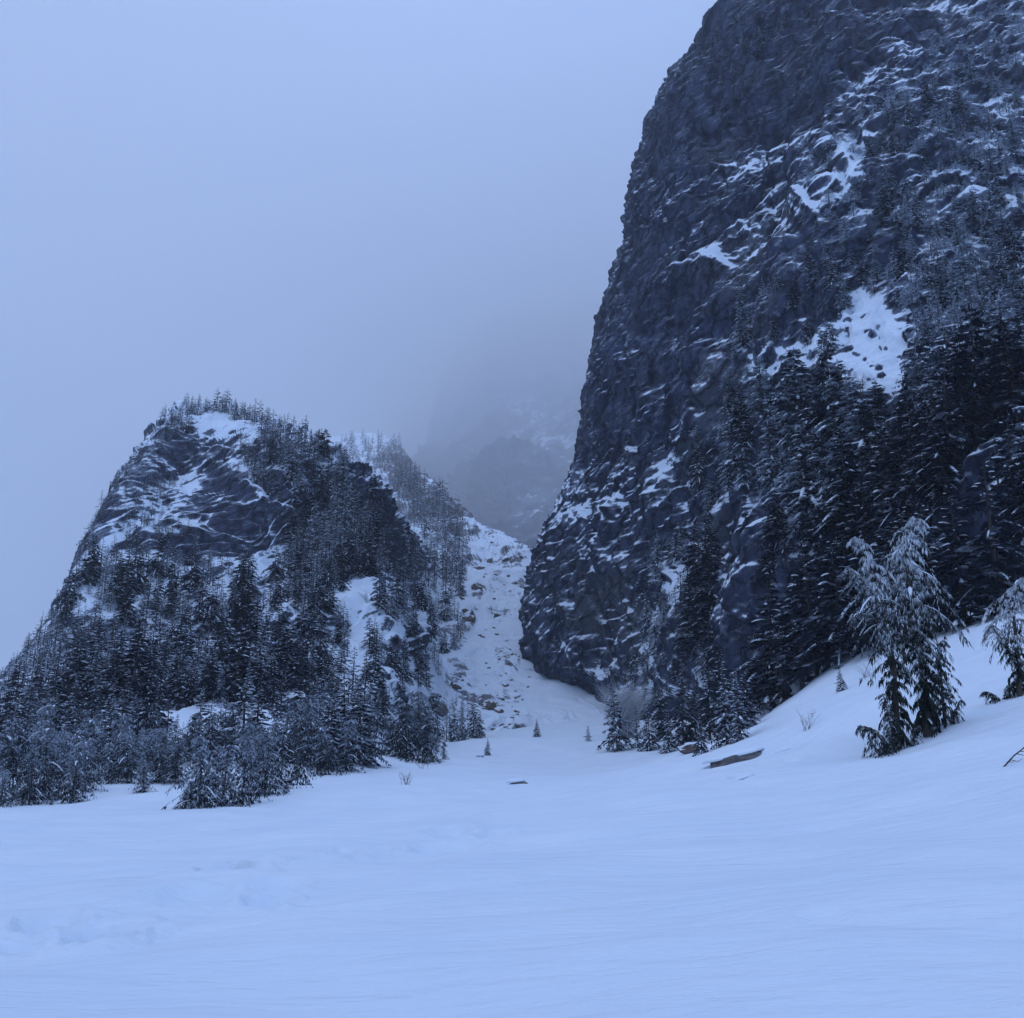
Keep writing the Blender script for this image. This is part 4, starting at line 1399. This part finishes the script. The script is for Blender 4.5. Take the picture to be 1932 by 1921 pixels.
def on(surface, px, py):
    return surface.foot(px, py)[0][0]


p = on(S_CLIFF, 1930, 850)
snag("long pale leaning dead trunk high in the right forest", p, at(1888, 652, p[1] - 3), 0.42)
p = on(S_HILL, 76, 1235)
snag("thin bare dead pole standing above the forest's far left edge", p - [0, 0, 1], at(82, 1152, p[1]), 0.16)
for i, (a, b, c, d, lab) in enumerate([(1418, 960, 1412, 880, "dead grey trunk among firs left of the upper right forest"), (1395, 1262, 1392, 1160, "slim dead trunk above the fir clump at the cliff's foot"),
                                       (1122, 1240, 1121, 1130, "pale dead trunk against the cliff's lower left wall"), (803, 1075, 802, 990, "bare dead trunk at the top of the dome's right flank"), (560, 1110, 559, 1030, "bare dead trunk beside the dome's diagonal snow chute")]):
    s_ = S_CLIFF if a > 950 else S_HILL
    p = on(s_, a, b)
    q = at(c, d, p[1] - 1)
    snag(lab, p - [0, 0, .5], q, 0.16)

for i, (a, b, hp, lab) in enumerate([(920, 1424, 32, "tiny snow-laden sapling shaped like a tent before the gully mouth"), (1013, 1391, 34, "thin snowy sapling alone at the centre of the gully mouth"),
                                     (1110, 1398, 30, "stubby snowy sapling left of the pointed clump fir"), (1588, 1312, 46, "small bare sapling alone on the right snow bank"), (541, 1496, 26, "tiny dark sapling right of the foremost cedar clump"),
                                     (503, 1493, 18, "tiniest sapling tucked against the foremost cedar clump"), (97, 1515, 22, "snow-covered little sapling below the far left thicket"), (875, 1398, 20, "little snowy sapling left of the gully mouth")]):
    p = ground_hit(a, b)
    d = project(p)[2]
    e = empty("sapling", p - [0, 0, 0.05], lab, "sapling", "lone saplings on the snow")
    h = hp * d / F
    e.scale = (h * 1.15, h * 1.15, h)
    e.rotation_euler = (0, 0, i * 1.1)
    for k, me in SMALL_FIR[i % 3].items():
        link(k, me, e)


def bush(label, px, py, hpx, wpx, n, mat, D=None, surf=None, seed=1, rad=0.010, forks=3):
    """leafless shrub: fanning stems that fork; stems and side twigs are its parts"""
    p = on(surf, px, py) if surf is not None else (ground_hit(px, py) if D is None else ground_at(px, D))
    d = project(p)[2]
    H, W = hpx * d / F, wpx * d / F
    rr = np.random.default_rng(seed)
    g, tw = Geo(), Geo()
    for k in range(n):
        a = rr.uniform(0, 6.28)
        sp = rr.uniform(0.1, 0.5) * W
        tip = np.array([math.cos(a) * sp, math.sin(a) * sp, H * rr.uniform(0.55, 1.0)])
        b0 = np.array([rr.normal(0, .1) * W, rr.normal(0, .1) * W, -0.1])
        mid = b0 * .5 + tip * 0.5 + np.array([0, 0, 0.08 * H]) + rr.normal(0, 0.03 * H, 3)
        tube(g, [b0, mid, tip], [rad * 1.5, rad, rad * .4], 3)
        for _ in range(forks):
            u = rr.uniform(0.3, 0.9)
            q = (b0 * (1 - u) ** 2 + 2 * u * (1 - u) * mid + tip * u * u)
            dv = rr.normal(0, 1, 3) * [1, 1, .4] + [0, 0, .7]
            dv /= np.linalg.norm(dv)
            tube(tw, [q, q + dv * H * rr.uniform(.12, .3)], [rad * .7, rad * .3], 3)
    e = empty("bare_shrub", p, label, "shrub", "leafless shrubs")
    v, t, _ = g.arrays()
    link("stems", make_mesh("shrub_stems", v, [t], [mat]), e)
    v, t, _ = tw.arrays()
    link("twigs", make_mesh("shrub_twigs", v, [t], [mat]), e)


bush("sparse leafless shrub poking from the snow in front of the left thicket", 767, 1481, 30, 34, 9, M_TWIG, seed=3, rad=.014)
bush("low leafless twigs in the snow below the gully-side cedars", 795, 1450, 22, 50, 6, M_TWIG, seed=4, rad=.012)
bush("thin leafless stems on the right snow slope left of the weeping cedars", 1525, 1378, 40, 60, 10, M_TWIG, seed=5, rad=.010)
bush("low brush on the bank behind the small bare sapling", 1640, 1282, 26, 70, 26, M_RIME, seed=6, rad=.010)
bush("big pale rimed shrub at the cliff's foot above the pointed fir", 1180, 1345, 105, 130, 130, M_RIME, D=178, seed=7, rad=.04, forks=12)
bush("pale rimed thicket under the right forest's lower edge", 1455, 1318, 42, 110, 150, M_RIME, D=122, seed=8, rad=.025, forks=6)
bush("short rimed brush under the forest edge left of the lone sapling", 1520, 1290, 34, 60, 70, M_RIME, D=112, seed=9, rad=.022, forks=5)

# bare branch leaning out of the snow at the right
p = ground_hit(1886, 1452)
d = project(p)[2]
tip = at(1940, 1405, p[1] + 0.3)
g = Geo()
L = tip - p
tube(g, [[-.05, 0, -.12], L * .5 + [0, 0, .01], L * 1.25], [.022, .017, .010], 6)
e = empty("fallen_branch", p, "bare stick leaning out of the snow at the right", "branch")
v, t, _ = g.arrays()
link("stick", make_mesh("stick", v, [t], [M_TWIG], smooth_shade=True), e)
g = Geo()
for u, s_ in ((.25, 1), (.35, -1), (.6, -1), (.7, 1)):
    q = L * u
    tube(g, [q, q + [.16, .05 * s_, .02 * s_ - .02], q + [.26, .08 * s_, .03]], [.010, .007, .003], 4)
v, t, _ = g.arrays()
link("side_twigs", make_mesh("side_twigs", v, [t], [M_TWIG]), e)

# ------------------------------------------------------------------ rocks
def rock_mesh(name, seed, sx, sy, sz, sub=3, mat=None, rough=0.22, lim0=0.5, lim1=0.85):
    bm = bmesh.new()
    bmesh.ops.create_icosphere(bm, subdivisions=sub, radius=1)
    V = np.array([v.co[:] for v in bm.verts])
    T = np.array([[v.index for v in f.verts] for f in bm.faces])
    bm.free()
    r = np.random.default_rng(seed)
    for _ in range(9):                                   # chip flat faces off
        n = r.normal(0, 1, 3)
        n /= np.linalg.norm(n)
        k = V @ n
        lim = r.uniform(lim0, lim1)
        V = V - np.clip(k - lim, 0, None)[:, None] * n
    V = V * (1 + rough * fbm(V + seed, 0.8, 3)[:, None] * 0.6)
    V = V * [sx, sy, sz]
    return make_mesh(name, V, [T], [mat or M_STONE])


def snow_cap_mesh(name, seed, sx, sy, thick):
    """a rounded pillow with a soft uneven rim"""
    nr_, na = 7, 22
    r = np.random.default_rng(seed)
    a = np.linspace(0, 2 * np.pi, na, endpoint=False)
    wob = 1 + 0.12 * np.sin(2 * a + r.uniform(0, 6)) + 0.08 * np.sin(5 * a + r.uniform(0, 6))
    V = [[0, 0, thick]]
    for i in range(1, nr_ + 1):
        q = i / nr_
        V += [[math.cos(x) * q * sx * w, math.sin(x) * q * sy * w, thick * math.sqrt(max(0, 1 - q ** 2.4)) - (0.06 * thick if i == nr_ else 0)] for x, w in zip(a, wob)]
    V.append([0, 0, -0.1 * thick])
    T = [(0, 1 + k, 1 + (k + 1) % na) for k in range(na)]
    for i in range(nr_ - 1):
        b0, b1 = 1 + i * na, 1 + (i + 1) * na
        for k in range(na):
            k2 = (k + 1) % na
            T += [(b0 + k, b1 + k, b1 + k2), (b0 + k, b1 + k2, b0 + k2)]
    b0 = 1 + (nr_ - 1) * na
    T += [(len(V) - 1, b0 + (k + 1) % na, b0 + k) for k in range(na)]
    return make_mesh(name, np.array(V), [np.array(T)], [M_SNOW], smooth_shade=True)


def boulder(label, pos, sx, sy, sz, rotz, seed, cap=True, mat=M_STONE_GREY, tilt=0.0, group=None, cap_size=(0.95, 0.9), cap_h=0.85, cap_t=0.95, lim=(0.5, 0.85)):
    e = empty("boulder", pos, label, "rock", group)
    e.rotation_euler = (0, tilt, rotz)
    link("stone", rock_mesh("stone", seed, sx, sy, sz, 4, mat, lim0=lim[0], lim1=lim[1]), e)
    if cap:
        c = link("snow_cap", snow_cap_mesh("snow_cap", seed, sx * cap_size[0], sy * cap_size[1], sz * cap_t), e)
        c.location = (0, sy * 0.12, sz * cap_h * .72)
    return e


p = ground_hit(1398, 1443)
boulder("long flat dark rock with a snow cap on the snow field below the fir clump", p + [0, 1.2, .10], 1.85, 1.4, .52, .12, 301, tilt=-.24, cap_size=(.93, 1.0), cap_h=.9, cap_t=.55, lim=(.82, .96))
p = ground_hit(974, 1484)
boulder("low snow-covered rock alone in the middle of the snow field", p + [0, .3, .17], .85, .6, .27, .1, 302, tilt=-.12, cap_size=(.95, .95), cap_h=1.05, cap_t=1.1)
p = ground_hit(1400, 1475)
boulder("small rock barely showing through the snow below the long flat rock", p + [0, 0, -.03], .42, .3, .12, .1, 303, tilt=-.3, cap_t=.6)
p = ground_hit(906, 1427)
boulder("small brown stone beside the tent-shaped sapling", p, .7, .4, .35, .3, 304, mat=M_STONE)
p = ground_hit(1310, 1420)
boulder("angular brown rock with broken faces at the fir clump's foot", p + [0, 0, .12], 1.3, .9, .55, .3, 305, mat=M_STONE, cap_size=(.7, .7), cap_h=1.15, cap_t=.35)
p = ground_hit(1478, 1420)
boulder("sliver of rock in the snow right of the long flat rock", p, .5, .3, .1, .1, 306, tilt=-.25, cap_t=.6)

ROCKS = [rock_mesh("debris_stone", 400 + k, *s, 2, M_STONE) for k, s in enumerate([(1.3, .9, .8), (1, 1, .7), (1.5, .8, .6), (.9, .7, .9)])]
rr = np.random.default_rng(15)
spots = [(925, 1338, 16), (940, 1345, 12), (918, 1330, 10), (848, 1302, 13), (862, 1306, 11), (835, 1300, 9), (905, 1137, 12), (897, 1132, 10), (884, 1180, 14), (880, 1168, 10), (945, 1250, 10), (952, 1256, 9), (938, 1172, 9),
         (955, 1372, 9), (945, 1368, 8), (968, 1370, 8), (975, 1352, 7), (930, 1372, 7), (900, 1065, 10), (925, 1040, 10), (880, 1040, 9), (955, 1048, 8), (870, 1052, 9), (990, 1120, 7), (1005, 1240, 7), (955, 1290, 8), (975, 1305, 7), (820, 1270, 9), (800, 1290, 9)]
for k in range(110):
    u = rr.random()
    if u < .35:
        spots.append((rr.uniform(800, 985), rr.uniform(1290, 1375), rr.uniform(3, 6)))
    elif u < .7:
        spots.append((rr.uniform(850, 990), rr.uniform(1000, 1160), rr.uniform(3, 6)))
    else:
        spots.append((rr.uniform(890, 1000), rr.uniform(1160, 1300), rr.uniform(3, 5)))
for i, (a, b, s_) in enumerate(spots):
    if b > 1385:
        continue
    p = on(S_SPUR, a, b)
    d = project(p)[2]
    k = s_ * d / F
    big = s_ >= 12
    e = link("debris_rock", ROCKS[i % 4])
    e.location = [float(c) for c in p]
    e.scale = (k, k, k)
    e.rotation_euler = (rr.normal(0, .3), rr.normal(0, .3) - .4, rr.uniform(0, 6.28))
    tag(e, "brown rock poking out of the snowy debris slope in the gully", "rock", "debris rocks in the gully")

# two dark outcrops at the dome's foot by the gully
for a, b, w_, h_, lab, sd_ in [(778, 1350, 40, 26, "dark rounded outcrop under a snow lid at the dome's foot", 501), (815, 1340, 30, 20, "slanting dark slab right of the rounded outcrop at the dome's foot", 502)]:
    p = on(S_HILL if a < 850 else S_SPUR, a, b)
    d = project(p)[2]
    boulder(lab, p, w_ * d / F, w_ * .8 * d / F, h_ * d / F, .4, sd_, cap=a < 850, mat=M_STONE_GREY if a < 850 else M_STONE, tilt=.25 if a == 815 else 0, cap_size=(.8, .8), cap_h=.95, cap_t=.45)

# ------------------------------------------------------------------ the misty air of the valley
bm = bmesh.new()
bmesh.ops.create_cube(bm, size=1)
me = bpy.data.meshes.new("haze")
bm.to_mesh(me)
bm.free()
tops = [max((o.matrix_world @ Vector(c)).z for c in o.bound_box) for o in bpy.data.objects if o.type == 'MESH' and o.parent is None]
lows = [min((o.matrix_world @ Vector(c)).z for c in o.bound_box) for o in bpy.data.objects if o.type == 'MESH' and o.parent is None]
fars = [max((o.matrix_world @ Vector(c)).y for c in o.bound_box) for o in bpy.data.objects if o.type == 'MESH' and o.parent is None]
wide = [max(abs((o.matrix_world @ Vector(c)).x) for c in o.bound_box) for o in bpy.data.objects if o.type == 'MESH' and o.parent is None]
z0, z1 = min(lows) - 1.0, max(tops) + 2.0
y0, y1, xw = -3410.0, max(fars) + 20, max(wide) + 20
print("haze box", z0, z1, y1, xw)
hz = link("haze", me)
hz.scale = (2 * xw, y1 - y0, z1 - z0)
hz.location = (0, (y0 + y1) / 2, (z0 + z1) / 2)
m = bpy.data.materials.new("mist")
m.use_nodes = True
N, L = m.node_tree.nodes, m.node_tree.links
N.clear()
o_ = N.new("ShaderNodeOutputMaterial")
v_ = N.new("ShaderNodeVolumePrincipled")
v_.inputs['Color'].default_value = (0.975, 0.98, 0.99, 1)
v_.inputs['Density'].default_value = HAZE_DENSITY
v_.inputs['Anisotropy'].default_value = 0.6
L.new(v_.outputs[0], o_.inputs['Volume'])
me.materials.append(m)
tag(hz, "thin cold mist filling the valley air", "mist", kind='stuff')
